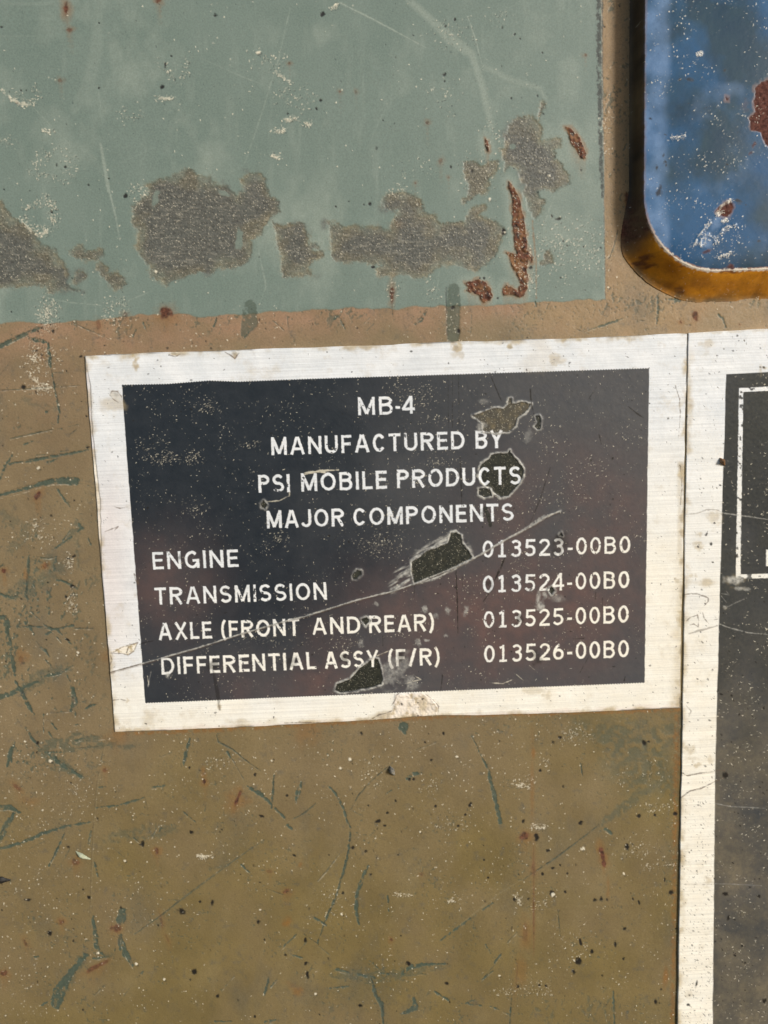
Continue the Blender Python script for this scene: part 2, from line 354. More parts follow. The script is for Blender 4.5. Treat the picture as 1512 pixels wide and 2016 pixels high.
# --- scratches (grey-green undercoat showing through the brown)
SCR = """d:0,1510 150,1475 300,1430 420,1400 520,1400 600,1400|6,7,9,14,16
d:455,1460 500,1530 555,1610|5
d:60,1265 200,1245 330,1220 470,1195 600,1175 700,1150|5
d:290,1195 370,1190|3
d:480,1165 545,1158|3
d:375,1250 450,1225|6
d:80,1065 160,1045 280,1020 420,990|3
d:540,970 640,945|2.5
d:410,520 430,650 455,760 468,850 455,940|4
d:460,985 490,985|5
d:555,1030 610,990|2
d:0,1380 40,1280 95,1190|6
d:-90,365 0,330 100,280 200,235 320,180|9
d:230,270 300,280 380,300|10
d:380,300 390,420 400,500|7
d:640,175 740,215 870,275|2.4
d:1050,260 1080,195|5
d:190,1110 265,1080|5
d:0,680 200,670 420,655 640,640|1.6
d:430,540 550,540|2
d:0,560 80,455|1.6
d:230,710 280,700|3
d:360,850 375,850|5
s:600,480 700,410 820,330|4
s:720,370 800,260|4
s:900,180 930,230 890,270|8
s:330,600 320,720 300,880 300,1010 320,1090|6
s:440,830 530,790|7
s:640,830 720,840 790,870 830,900|4
s:560,740 700,710|3
s:460,570 560,580 640,560|3
s:640,560 630,650 610,730|8
s:0,980 60,1010 150,1030 240,980|5
s:370,860 390,900|9
s:200,1360 400,1360 640,1390 840,1340|4
s:720,1370 840,1350|8
s:840,1380 1080,1385|3
s:280,1310 340,1360 390,1450|6
s:-40,1245 0,1250 60,1260 90,1330 80,1430 120,1550|9
s:490,1330 560,1380 590,1400|6
s:520,1450 580,1420|8
s:660,1400 710,1450|9
s:640,1470 700,1540|4
s:750,1500 820,1560|5
s:440,1570 520,1640 560,1700|6
s:340,1180 450,1280|4
s:1010,350 1040,420|5
e:80,1140 100,1230 115,1330|9
e:360,1210 400,1250|7
e:-60,1515 0,1500 80,1480 160,1440 290,1380|12,11,9,6
e:120,1380 180,1480 230,1580 270,1640|8
e:330,1340 400,1330 480,1310 580,1250|6
e:530,1330 555,1380|5
e:580,1430 590,1540 560,1610|12
e:430,1630 550,1615|2.5
e:590,1610 600,1650|6
e:670,1600 720,1570 780,1555|5
e:580,1720 620,1720|4
e:410,1710 450,1760|5
e:390,1780 410,1820|7
e:345,1640 345,1780|4
e:200,1750 270,1850 310,1900|6
e:350,1940 480,1940|9
e:600,1850 650,1830|9
e:620,1910 860,1890|3
e:80,1940 90,2016|8
e:740,1840 860,1830|2
f:40,230 60,160 85,90|10
f:270,150 330,200 400,250 470,290|10
f:-30,460 0,465 60,465 110,490|12
f:-40,690 0,640 40,560 80,500|12
f:-60,715 0,700 120,670 250,610 380,570 520,548|6
f:280,800 330,700 370,610|4.5
f:550,465 660,455 760,430 830,405|4
f:830,405 845,480|2
f:510,670 520,600|7
f:360,770 400,700|3
f:170,700 270,650|2
f:870,350 940,340|6
f:560,350 600,345|5
f:1050,220 1065,150 1085,70|7
f:915,175 985,148|2
f:1240,50 1250,90 1330,130 1400,190 1490,255|3
f:1300,145 1320,180|7
f:1330,190 1400,310|2
f:1430,355 1512,400|6
f:1050,490 1120,550|5
f:865,640 910,560|4
f:900,620 925,580|4
f:980,560 1000,600|5
f:765,640 820,680|4
f:640,690 710,750|2
f:770,1190 920,1085 1040,990 1200,870 1350,760 1512,650|3.2
f:1380,790 1430,840|6
f:540,780 560,860|8
f:530,1090 545,1180 550,1260 600,1320|9
f:530,1330 620,1320|7
f:490,1310 430,1380 380,1450 340,1520 320,1590|10,12,17,26,20
f:700,1060 690,1110|14,20
f:690,1200 690,1240 720,1310 760,1370|14
f:780,1440 830,1395|6
f:240,1595 300,1560|5
f:540,1540 600,1480|3
f:690,1570 740,1500|2.5
f:650,1330 660,1270|4
f:1270,1510 1340,1430|2
f:1230,1690 1330,1690|5
f:870,1700 900,1680|3
f:200,1320 220,1320|8
g:565,340 610,380 650,450 680,550 697,580|4
g:697,580 695,650 680,740 650,860 610,990 550,1120 510,1240|4.2
g:490,1095 560,1140|6
g:700,480 740,400 820,310 940,210|2
g:710,485 770,520|2
g:510,885 560,830 635,730|2
g:800,800 765,870 735,960 730,1050 745,1135|7
g:260,280 250,400 245,470|4
g:415,320 400,370 385,430|10
g:500,440 430,500 370,530|3
g:110,345 190,390 240,440|8
g:265,470 320,520|10
g:340,560 360,590|12
g:230,935 310,965|2.5
g:300,1275 390,1190|5
g:430,1190 510,1245|2
g:370,1320 450,1230|2.5
g:370,1310 420,1325|4
g:520,1260 580,1310|2
g:205,1540 230,1440|8
g:240,1490 280,1445|5
g:440,1440 480,1370|3
g:580,1500 690,1490|6
g:620,1390 690,1410|10
g:740,1420 820,1440 845,1440|8
g:820,1450 840,1540 880,1600 885,1704|8
g:810,1345 865,1395|5
g:860,1415 970,1420|4
g:990,1425 1040,1380 1110,1365 1240,1360|6,9,10,4,2
g:1070,1420 1130,1420|3
g:1020,300 1060,275 1105,270|9
g:900,390 930,370|4
g:1075,135 1190,90|2
g:910,970 918,1060|4
g:1215,1225 1310,1150 1512,1010|4
g:1180,1520 1260,1570|6
g:1060,1560 1070,1610 990,1650|12
g:1000,5 1010,40|20,16,6
g:210,1690 265,1680|10
g:1370,1590 1450,1600|4
g:1470,1250 1500,1300|4
g:1450,1450 1512,1400|4
h:70,40 110,130 150,210 180,330 210,470|2,3,5,8,6
h:320,745 480,640 600,550 690,480|3
h:720,500 750,520|12
h:490,890 500,1020|3
h:140,1060 160,1100|4
h:180,1150 215,1105|7
h:130,1220 190,1150|3
h:40,1350 90,1330|4
h:160,1360 250,1400|5
h:255,1448 265,1310|4
h:760,1290 765,1460|7
h:245,1050 290,1000|3
h:890,1330 960,1305|2
h:600,180 610,240|4
h:720,1380 725,1430|3
c:870,1720 875,1780 865,1880|5
c:940,1740 1000,1740 960,1760|6
c:640,1340 615,1440 585,1510|3
c:515,1770 490,1850|2
c:400,1915 470,1940|3
c:450,1925 560,1890 670,1850|4
c:735,1858 795,1865|1.6
c:1225,1830 1245,1850 1265,1900|5
c:760,1590 790,1580|4
c:160,1750 165,1790|6
b:400,1580 430,1560|10
b:430,1590 450,1630|4
b:800,1610 830,1580 855,1540|8
b:1080,1560 1075,1650|3
b:95,1590 150,1640|3
b:560,1640 600,1600|2
b:685,1520 688,1580|4
b:540,1610 575,1575|2
a:1060,1620 1075,1580|5
a:1235,1640 1210,1680|6
a:360,1600 460,1650|2
a:1350,1590 1400,1630|2
a:1425,1570 1430,1620|3
a:710,1600 720,1630|4
a:670,1620 665,1660|3"""
for k, ln in enumerate(SCR.split('\n')):
    t, rest = ln.split(':'); pp, wd = rest.split('|')
    pts = T(t, [tuple(map(float, q_.split(','))) for q_ in pp.split()])
    wd = [float(x) for x in wd.split(',')]
    ww = wd if len(wd) > 1 else wd[0]
    big_ = max(wd) > 3.5
    ww = wd if len(wd) > 1 else wd[0]
    F.stroke('scr', pts, ww, .95 if big_ else .7, 1.7 if big_ else .7, .34 if big_ else .28, .8, 31+k % 5)
    if k % 3 == 0: F.stroke('pale', [(x_+.6, y_+1.+.5*max(wd)*.8) for x_, y_ in pts], 1.1, .28, .6, .55, .8, 47)
    if k % 2 == 0: F.stroke('dark', [(x_-.4, y_-.4*max(wd)*.8) for x_, y_ in pts], 1.3, .5, .7, .5, .8, 49)
for t, pts, wd, val in [('e',[(60,700),(200,640),(420,500)],34,.5),('e',[(180,1440),(330,1340),(560,1260)],30,.5),('e',[(330,1900),(600,1860),(900,1870)],34,.6),('f',[(230,140),(330,210),(470,290)],26,.6),('s',[(560,560),(640,700),(330,1000)],34,.4),('f',[(480,1330),(400,1450),(330,1580)],20,.5),('f',[(560,1330),(640,1310)],18,.5),('f',[(600,640),(900,600),(1000,580)],30,.4),('g',[(600,1420),(850,1440),(1240,1370)],26,.45),('d',[(0,1640),(200,1800),(80,1960)],30,.35),('d',[(540,1860),(620,1740),(640,1800)],20,.5),('d',[(200,760),(420,820)],30,.3)]:
    F.stroke('scr', T(t, pts), wd, val, 5., .52, 3., 33)
# green run-downs below the field edge and faint rubbed zones
F.stroke('scr', [(893,570),(893,600),(892,662)], [24,27,24], .72, 1.5, .1, 1.6, 34)
F.stroke('scr', [(492,604),(491,635),(482,655)], [26,32,16], .7, 2., .25, 1.6, 35)
F.stroke('dark', [(878,566),(879,620),(880,660)], [2.5,2.5,2], .6, .8, .25)
for t, pts, wd, val in [('s',[(860,300),(880,400),(890,560),(900,690)],9,.45), ('e',[(920,1890),(1000,1900),(1100,1880)],12,.5),
        ('h',[(690,480),(800,400),(880,340),(1050,240)],20,.5), ('f',[(1200,820),(1310,790)],14,.4), ('h',[(800,250),(840,190)],9,.45)]:
    F.stroke('scr', T(t, pts), wd, val, 3., .42, 3., 37)
s_, d = F.sdf_poly([(1130,1420),(1340,1405),(1340,1560),(1260,1570),(1180,1490)], 40)
F.put('scr', s_, ss(30, -40, d+fbm(U[s_], V[s_], 40, 3, 38)*26)*.55*ss(-.7, .5, fbm(U[s_], V[s_], 9., 3, 39)))
# worn speckle of the undercoat through the brown, dense near the left and the bottom
sp = fbm(U+.5*V, (V-.5*U)*.6, 5., 3, 41)+.6*fbm(U, V, 60., 3, 44)
reg = np.clip(ss(300, 80, U)*ss(960, 1080, V)*ss(1600, 1480, V)+.5*ss(1840, 1960, V)*ss(500, 700, U)+.8*ss(60, 10, V-edge_b), 0, 1)
L['scr'][:] = np.maximum(L['scr'], ss(.85, 1.1, sp+.25*reg)*.8*reg*(1-L['green']))
sp2 = fbm(U, V, 4., 2, 46)+.5*fbm(U, V, 60., 3, 48)
L['scr'][:] = np.maximum(L['scr'], ss(1.05, 1.25, sp2)*.5*(1-L['green']))

# --- pale scuffs on the green field
for t, pts, wd, val in [('a',[(500,715),(520,830),(540,950)],[4,7,6],.55),('a',[(545,955),(575,1080),(595,1190)],[4,2.4,1.5],.6),
        ('a',[(1440,40),(1380,300),(1300,560),(1215,810)],1.8,.5),('a',[(110,470),(200,570),(320,690),(480,790)],1.5,.5),
        ('a',[(490,0),(480,250),(440,420),(370,550)],[18,24,26,16],.17),('a',[(490,460),(500,530)],2.4,.6),
        ('b',[(430,15),(600,100),(850,235)],[3,2.6,1.6],.7),('b',[(770,0),(900,120),(970,190),(1080,270)],[12,16,22,16],.42),
        ('b',[(1060,80),(1100,200),(1130,320)],2.6,.6),('b',[(1080,270),(1130,420),(1180,640)],[14,13,12],.42),
        ('b',[(1140,330),(1280,400),(1420,440),(1450,500)],[10,14,9,4],.33),('a',[(180,1465),(340,1500),(500,1515)],1.5,.6),
        ('a',[(1000,290),(1200,380),(1330,430)],2.,.35),('q',[(910,870),(830,1080),(810,1180)],[2,4,5],.45),('b',[(905,1450),(920,1350)],2.5,.5),
        ('b',[(20,1230),(60,1420),(40,1480)],3,.4),('a',[(640,1490),(700,1465),(760,1440)],1.4,.5),('b',[(40,900),(150,730)],2,.3),('b',[(560,740),(650,540),(690,460)],1.5,.25),
        ('a',[(600,810),(770,730)],1.4,.3),('a',[(0,180),(180,180)],4,.2),('a',[(0,20),(300,20),(400,70)],8,.15),('p',[(890,1700),(890,1480)],5,.3)]:
    F.stroke('scuff', T(t, pts), wd, val, .7, .22 if val < .5 else .1, 1.3 if not isinstance(wd, list) or max(wd) < 10 else 5., 71)
L['scuff'][:] = np.maximum(L['scuff'], np.clip(fbm(U, V*.7, 110., 5, 73, .62)-.12, 0, 1)*.5)*L['green']
st = fbm(U*1.0, V*.16, 14., 3, 75)
L['scuff'][:] = np.maximum(L['scuff'], np.clip(st-.45, 0, 1)*.22*L['green'])

# --- rust
RUST = [
 ('q', [(480,740),(520,790),(560,850),(590,910),(600,1010),(625,1090),(640,1230),(655,1380),(705,1450),(700,1500),(665,1480),(650,1560),(660,1650),(650,1740),(620,1810),(580,1830),(520,1790),(480,1790),(430,1805),(420,1740),(460,1700),(520,1730),(560,1760),(590,1700),(570,1630),(520,1560),(490,1470),(455,1400),(520,1410),(560,1420),(530,1350),(535,1250),(515,1150),(515,1000),(500,850),(475,790)]),
 ('q', [(70,1690),(130,1670),(200,1650),(260,1680),(310,1740),(330,1800),(310,1850),(250,1870),(220,1840),(210,1800),(150,1780),(80,1760),(110,1730)]),
 ('q', [(1010,240),(1040,240),(1100,290),(1150,360),(1180,430),(1205,510),(1180,540),(1140,520),(1110,450),(1060,380),(1030,310)]),
 ('q', [(262,340),(282,360),(292,410),(298,465),(280,462),(262,410)]),
]
rust_id = np.full(U.shape, -1, np.int16)
for k, (t, pts) in enumerate(RUST):
    s_, d = F.sdf_poly(T(t, pts), 26); u, v = U[s_], V[s_]
    d2 = d+fbm(u, v, 7., 4, 81)*1.7
    mk = ss(1.2, -1.2, d2)
    tex = fbm(u, v, 9., 4, 82)
    F.put('rust', s_, mk*np.clip(.86+.55*tex, .35, 1)); F.put('halo', s_, mk*.9); F.put('dark', s_, mk*ss(.35, .75, fbm(u, v, 6., 3, 92))*.75); F.put('halo', s_, ss(7, 0, d2+fbm(u, v, 14., 3, 83)*4)*.5)
    F.put('scuff', s_, ss(24, 4, d)*.35*L['green'][s_])
    H[s_] += mk*(1.2+1.6*fbm(u, v, 6., 4, 84))
    L['halo'][s_] = np.maximum(L['halo'][s_], 0)
    F.put('pale', s_, mk*(rng.random(u.shape) > .965)*.5)
    rust_id[s_][mk > .5] = k
s_, d = F.sdf_poly(T('q', [(455,1400),(540,1420),(640,1480),(650,1560),(640,1700),(560,1640),(500,1500)]), 5)   # orange bloom on the long scab
L['rust'][s_] *= 1-.55*ss(3, -8, d+fbm(U[s_], V[s_], 9., 3, 85)*8)
F.put('halo', s_, ss(0, -6, d)*.8)
SPOTS = """a,330,45,13,34,0,1 a,345,150,11,11,0,.7 a,785,0,13,15,0,.9 a,825,1550,26,28,0,1 a,300,400,9,9,0,.5 b,685,1460,9,46,0,.9
f,1168,318,9,14,0,.9 f,1165,265,14,40,0,-.6 f,1358,420,11,50,.35,1 f,1350,420,50,50,0,-.55 f,665,1155,22,20,0,.8 f,555,1375,52,11,-.5,.75 f,435,775,18,16,.5,.6
f,350,1120,14,14,0,.7 f,145,1240,10,26,-.4,.6 f,20,1415,20,16,0,.8 f,900,715,10,18,-.3,.8 f,100,350,28,9,.7,.6 f,600,250,12,10,0,.6 f,180,430,40,26,0,-.4
f,925,1120,6,35,-.2,.4 f,960,1220,6,30,-.4,.4
g,330,945,17,15,0,.7 g,335,1125,20,24,0,-.8 g,385,1510,48,18,.6,-.8 g,410,790,8,22,.4,-.6 g,230,830,14,10,0,.4 g,930,1222,9,9,0,.7 g,1105,850,10,10,0,.4
h,330,530,22,18,0,.9 h,310,540,8,8,0,.8 h,698,600,9,20,-.2,1 h,706,630,10,20,-.2,1 h,715,665,9,22,-.2,1 h,735,790,7,40,0,-.5 h,1015,1215,10,42,.1,-.8
h,370,130,9,36,0,-.8 h,365,320,9,180,0,-.45 h,372,850,4,200,0,.55 h,372,690,9,40,0,.5 h,330,1010,24,60,0,-.45 h,330,1000,10,50,0,.3 h,310,1190,20,60,0,-.35 h,290,1210,5,80,.1,.3
d,295,1520,15,38,.6,1 d,300,1510,55,50,0,-.35 s,515,665,32,22,-.6,.45 s,515,665,40,30,-.6,-.9 s,45,720,26,26,0,1 s,295,780,22,52,0,-.6 s,240,1700,60,55,0,-.6 e,170,1210,18,35,0,.35
d,780,160,15,40,0,.5 d,335,420,12,14,0,.6 d,1000,80,20,22,0,.5 b,860,610,8,8,0,.6 b,925,800,8,12,.4,.5 b,175,315,6,6,0,.7 b,427,455,6,6,0,.6 b,505,455,6,8,0,.4 b,800,910,5,6,0,.6 b,965,880,5,5,0,.5
c,450,320,8,7,0,.6 c,1095,1840,12,22,.1,.8 c,1095,1840,40,40,0,-.12 b,710,1110,30,16,0,-.25 r,820,1570,22,40,0,.9 r,680,1620,12,12,0,.8 r,1240,1640,6,6,0,.7"""
for tok in SPOTS.split():
    t, x, y, rx, ry, an, val = tok.split(','); x, y = T(t, [(float(x), float(y))])[0]; k_ = TILES[t][2]; val = float(val)
    if val > 0:
        F.spot('rust', x, y, float(rx)/k_, float(ry)/k_, float(an), val, .5, .4, 86)
        F.spot('halo', x, y, float(rx)/k_*1.7+1.5, float(ry)/k_*1.4+1.5, float(an), .45*val, .5, .8, 87)
    else: F.spot('halo', x, y, float(rx)/k_, float(ry)/k_, float(an), -val*.75, .6, .9, 88)
F.stroke('halo', T('q', [(700,1110),(715,1300),(735,1500),(737,1830)]), 3.4, .5, .8, .2, 1.4)
# rusted foot of the raised cover
F.stroke('halo', T('c', [(690,1130),(720,1300),(800,1440),(900,1560),(1050,1680),(1180,1730)]), [10,20,20,18,12,6], .55, 3, .3, 3., 89)
F.stroke('rust', T('c', [(690,1130),(715,1260),(770,1400),(850,1510)]), [8,16,16,8], .9, 3., .2, 2.5, 90)
F.stroke('rust', T('c', [(1000,1650),(1100,1700),(1180,1720)]), [3,5,4], .8, 2., .3, 1.5, 91)
# stains along the plates' edges; the seam's shadow line painted dark
F.stroke('halo', [(226,1446),(420,1436),(700,1422),(900,1410),(1338,1396)], [5,9,6,5,8], .55, 3., .45, 3., 92)
F.stroke('halo', [(1332,1400),(1328,1700),(1324,2030)], [10,8,8], .5, 3., .45, 3., 93)
F.stroke('dark', [(1336,1400),(1333,1700),(1330,2060)], [3,3,3], .2, 1., .3, 1.2, 94)
for x, y, r_, v_ in [(1338,1500,5,.7),(1336,1620,4,.5),(225,1300,18,.3),(230,1445,16,.35),(600,1430,20,.3)]: F.spot('halo', x, y, r_, r_*1.4, 0, v_, .6, .9, 95)

rb = L['rust'].copy()
for dy in (4, 8, 13, 19, 26):
    L['halo'][dy:] = np.maximum(L['halo'][dy:], rb[:-dy]*(.42-.013*dy)*(.5+.5*ss(-.3, .4, fbm(U[dy:], V[dy:]*.2, 5., 3, 99))))
# --- black specks
DARK = """a,805,432,11,13 a,325,828,7,6 a,622,972,10,12 a,255,1050,6,9 a,540,887,4 a,1068,75,8 a,492,115,4 a,850,278,4 a,490,437,5 a,440,918,5 a,20,940,4 a,85,510,8,6 a,278,1040,4 a,105,450,4 a,130,450,4 a,1430,565,4 a,820,325,6,14
a,8,135,9,5 b,340,70,11 b,945,370,9 b,945,403,4 b,330,497,7 b,310,540,6 b,167,565,4 b,575,1012,8 b,545,1015,4 b,470,1000,4 b,1240,1148,11,14 b,790,175,4 b,997,97,5,8 b,950,130,5 b,1430,262,4 b,1295,170,4 b,1275,488,5 b,975,828,6 b,1080,848,6 b,405,1025,5 b,640,600,3 b,1290,835,3
b,590,1325,10,6 b,985,1525,10,8 b,1015,1640,10,12 b,1140,1380,6 b,1120,1380,5 q,685,1545,18,14 q,960,1640,8 q,985,1300,8 q,1020,1340,7 q,1175,1350,7 q,1335,1360,8 q,880,1065,10 q,945,1090,30,12 q,800,115,8 q,140,640,10 q,375,1830,10 q,1455,632,7 c,560,155,6 c,615,985,4 c,650,35,3 c,40,200,6 c,70,225,5
f,285,1180,13,16 f,1040,1060,26,14 f,420,1228,6 f,560,527,6 f,690,1040,7 f,475,935,6 f,1110,1405,14 f,1245,1545,9,12 f,473,1622,6 f,510,980,12,10 f,1215,1010,10,12 f,1145,1005,7 f,1460,275,8 f,1085,235,7 f,10,1055,5 f,155,995,22,8 f,905,1140,6 f,1090,1450,6 f,215,95,10 f,210,150,6 f,405,322,5 f,390,690,10,8 f,1095,605,10 f,815,672,14 f,1480,1120,10 f,1270,590,5
g,760,40,10 g,855,545,15,9 g,895,570,8 g,710,697,10 g,375,740,10,7 g,785,715,8 g,910,497,7 g,1250,1472,12,8 g,150,278,8 g,335,395,8 g,575,737,4 g,655,955,7 g,440,1225,8,14 g,440,1358,12,8 g,1030,1360,14,12 g,450,1420,8,20 g,1125,92,6 g,1160,195,8 g,1060,305,8 g,1035,305,8 g,1185,460,8 g,800,455,5 g,815,850,7 g,325,1310,7 g,150,1662,7 g,522,1650,5 g,985,1200,5 g,970,738,5 g,1310,572,4 g,750,1600,12,8 g,1230,40,8 g,205,1222,5 g,190,515,12,8
h,320,462,9 h,385,540,12,16 h,415,718,7,9 h,882,435,11,8 h,962,432,7 h,1060,425,11 h,590,1145,15 h,1040,808,12 h,670,845,9 h,700,842,8 h,910,80,10,14 h,440,605,9,7 h,825,585,9,16 h,930,75,6 h,600,1050,6,16 h,655,1095,8,10 h,770,1060,6,14 h,815,985,8 h,885,860,5,12 h,855,840,4,10 h,460,810,12,10 h,525,805,8 h,278,842,8 h,345,838,6 h,295,1265,8 h,432,1262,6 h,400,1260,5 h,993,1280,6 h,965,1340,8,14 h,565,1190,8,12 h,500,55,8 h,405,215,8 h,600,470,10 h,810,1130,6,8 h,1010,750,4,10 h,1065,985,5 h,465,690,8,6 h,535,715,6 h,500,675,5 h,65,380,8,14 h,130,650,5 h,150,735,5 h,40,430,6 h,5,485,6
s,830,905,28,22 s,755,1015,14,18 s,850,550,15,14 s,800,580,40,6 s,545,855,8 s,840,1155,8 s,530,1510,7 s,770,1510,28,10 s,115,155,8 s,465,110,9 s,420,1170,8 d,420,210,10,12 d,325,150,6 d,400,158,6 d,330,185,8 d,300,208,8 d,265,278,7 d,275,365,22,8 d,330,398,8 d,90,57,5 d,527,527,6 d,645,770,5 d,685,885,10,7 d,590,1555,6 d,20,1120,5 d,185,655,22,18 d,640,410,14,10 d,830,322,10,5 d,700,1132,16,8 d,585,2000,14,8"""
for tok in DARK.split():
    q_ = tok.split(','); x, y = T(q_[0], [(float(q_[1]), float(q_[2]))])[0]; k_ = TILES[q_[0]][2]; rx = float(q_[3])/k_; ry = float(q_[4])/k_ if len(q_) > 4 else rx
    F.spot('dark', x, y, max(rx, 1.5), max(ry, 1.5), random.uniform(-.3, .3), .97, .45, .45, 96)
for _ in range(800):
    x, y = random.uniform(-140, PW+140), random.uniform(-140, PH+140); r_ = random.choice([.8, .9, 1.1, 1.3, 1.8])
    if y < edge_b.mean() and random.random() < .55: continue
    F.spot('dark', x, y, r_*random.uniform(.8, 1.3), r_*random.uniform(.8, 1.8), random.uniform(-.6, .3), random.uniform(.4, .9), .5, .5, 97)
H -= L['dark']*.5; 

# --- cream crumbs; glints and their dark sides painted as pale and dark dashes
def scatter(N, ok=None, lo=.25, hi=.95, ang0=.9, spread=.5, length=(1., 4.5), layer='pale', fld=None, dens=None, pw=3.6):
    f = fld or F
    ny, nx = f.U.shape; i = rng.integers(6, ny-6, N); j = rng.integers(6, nx-6, N)
    xs_, ys_ = f.U[i, j].astype(float), f.V[i, j].astype(float)
    if dens is not None:
        kp = rng.random(N) < dens[i, j]; xs_, ys_ = xs_[kp], ys_[kp]
    nn = len(xs_)
    f.dashes(layer, xs_, ys_, rng.uniform(*length, nn), rng.normal(ang0, spread, nn), lo+(hi-lo)*rng.random(nn)**pw)
clump = np.clip(.5+.5*fbm(U, V, 55., 4, 101), .08, 1)
dens_ = clump*np.where(L['green'] > .5, .4, .95)*(.75+.5*ss(900, 1700, V))
scatter(36000, dens=dens_*np.clip(.75+.8*fbm(U, V, 240., 3, 102), .15, 1.3), lo=.06, hi=.85, length=(0., 2.6))
scatter(26000, dens=dens_, layer='dark', lo=.1, hi=.45, ang0=.9, length=(0., 2.6))
def ring(t, x, y, rx, ry, a0, a1, N, jit=.12, ang=.9, fld=None):
    x, y = T(t, [(x, y)])[0]; k_ = TILES[t][2]; a = np.radians(rng.uniform(a0, a1, N)); rr = 1+rng.normal(0, jit*1.25, N)+.12*np.sin(a*3+x)+.08*np.sin(a*5+y)
    (fld or F).dashes('pale', x+np.cos(a)*rx/k_*rr, y+np.sin(a)*ry/k_*rr, rng.uniform(0, 3.6, N), rng.normal(ang, .6, N), .08+.62*rng.random(N)**3.4)
    (fld or F).dashes('dark', x+np.cos(a)*rx/k_*rr+1.8, y+np.sin(a)*ry/k_*rr+1.5, rng.uniform(0, 2.6, N), rng.normal(ang, .6, N), .1+.55*rng.random(N)**2.)
for (t, x, y, rx, ry, a0, a1, N, jit) in [('p',380,680,140,140,-180,180,190,.16),('p',380,700,120,120,-120,90,60,.2),('p',500,230,190,130,-200,170,150,.18),('p',1290,490,75,75,-180,180,80,.25),('p',440,1610,55,90,-180,180,150,.5),('p',1090,1590,105,100,0,360,130,.25),
        ('a',865,310,65,70,-40,200,70,.2),('a',650,545,50,50,0,200,40,.2),('a',130,460,55,45,-60,200,60,.25),('a',30,700,30,20,0,360,30,.3),('a',240,1550,30,70,0,360,80,.5),('a',1400,360,60,90,60,300,50,.3),('a',1320,290,60,30,0,360,30,.5),
        ('b',220,480,60,50,0,360,60,.4),('b',980,170,70,45,0,360,80,.5),('b',1230,80,40,30,0,360,20,.4),('b',950,480,50,60,0,360,35,.5),('b',820,830,60,40,0,360,25,.5),('b',1180,660,50,60,0,360,40,.5),('b',720,960,40,30,0,360,60,.5),('b',880,1450,30,50,0,360,40,.4),('b',690,1450,20,50,0,360,40,.4),('b',980,1590,40,80,0,360,50,.5),
        ('d',330,420,90,110,0,360,220,.45),('d',400,80,60,90,0,360,90,.5),('d',300,620,70,50,30,150,60,.15),('d',360,690,60,20,0,360,50,.5),('s',830,1090,45,90,0,360,90,.5),('s',800,630,40,60,0,360,70,.5),('s',430,200,80,40,0,360,60,.6),('d',340,1850,90,40,0,360,60,.5),
        ('q',200,640,120,130,0,360,90,.35),('q',690,1680,50,60,0,360,60,.5),('q',1380,250,40,160,0,360,50,.5),('q',1270,1400,110,160,0,360,120,.5),('q',960,1350,250,200,0,360,150,.5),
        ('h',980,370,60,25,0,180,50,.3),('h',330,290,60,40,180,360,50,.2),('h',390,480,40,15,0,360,30,.4),('h',900,640,90,60,180,330,70,.3),('h',1000,700,80,40,180,360,60,.2),('h',340,1310,130,50,180,360,110,.3),('h',560,1060,70,80,0,360,80,.5),('h',400,850,50,30,0,360,50,.5),('h',580,30,50,30,0,360,80,.5),('h',910,230,120,40,0,360,60,.6),('h',420,190,25,40,-100,60,25,.2),
        ('g',820,250,60,70,0,360,70,.5),('g',1150,340,40,30,0,360,40,.4),('g',600,1010,90,60,0,360,60,.4),('g',1270,550,80,40,0,360,50,.5),('f',440,350,130,120,0,360,170,.6),('f',1180,715,60,30,20,160,40,.12),('f',1260,190,50,30,0,360,40,.4),('c',130,1480,120,150,0,360,90,.6),('c',300,1480,100,110,0,360,90,.6)]:
    ring(t, x, y, rx, ry, a0, a1, N, jit)
def dashpath(fld, pts, spread, N, ang=.9, hi=1., layer='pale'):
    p = np.array(pts, float); k = rng.integers(0, len(p)-1, N); f = rng.random(N)
    q_ = p[k]+(p[k+1]-p[k])*f[:, None]+rng.normal(0, spread, (N, 2))
    fld.dashes(layer, q_[:, 0], q_[:, 1], rng.uniform(0, 4, N), rng.normal(ang, .5, N), .12+(hi-.12)*rng.random(N)**2.4)
    fld.dashes('dark', q_[:, 0]+1.8, q_[:, 1]+2., rng.uniform(0, 3, N), rng.normal(ang, .5, N), .1+.5*rng.random(N)**2.)
CREAM = """a:5,445 60,490 90,512 130,518 178,508|4,5,6,6,3
a:210,645 235,656 268,655|3
a:1365,652 1390,660 1412,648|3
a:775,492 805,490 840,488|5
a:1412,590 1440,596 1465,590|3
p:180,715 250,790 300,830 350,875|5
b:382,38 400,28 416,14|3
b:108,358 140,385 180,403|2.4
b:150,592 175,600 205,592|3.5
b:105,655 130,660 155,648|3
b:255,615 285,620|4
b:80,770 110,782 130,775|4
p:350,870 400,860 460,800|3
d:230,575 280,605 330,640|3
d:330,665 370,665 405,655|4
d:250,430 280,440|5
h:270,820 300,830 305,870|2
h:290,290 320,278 350,300|2.5
h:365,480 400,490 425,495|2.5
g:1255,1000 1290,985|2
g:955,955 1040,965|2
f:1130,735 1165,748 1210,735|1.8"""
for ln in CREAM.split('\n'):
    t, rest = ln.split(':'); pp, wd = rest.split('|'); wd = [float(x) for x in wd.split(',')]
    F.stroke('pale', T(t, [tuple(map(float, q_.split(','))) for q_ in pp.split()]), wd if len(wd) > 1 else wd[0]*1.1, .5, 1.8, .45, 1.2, 105)
    dashpath(F, T(t, [tuple(map(float, q_.split(','))) for q_ in pp.split()]), 1.8*max(wd)**.5, 26, .6)
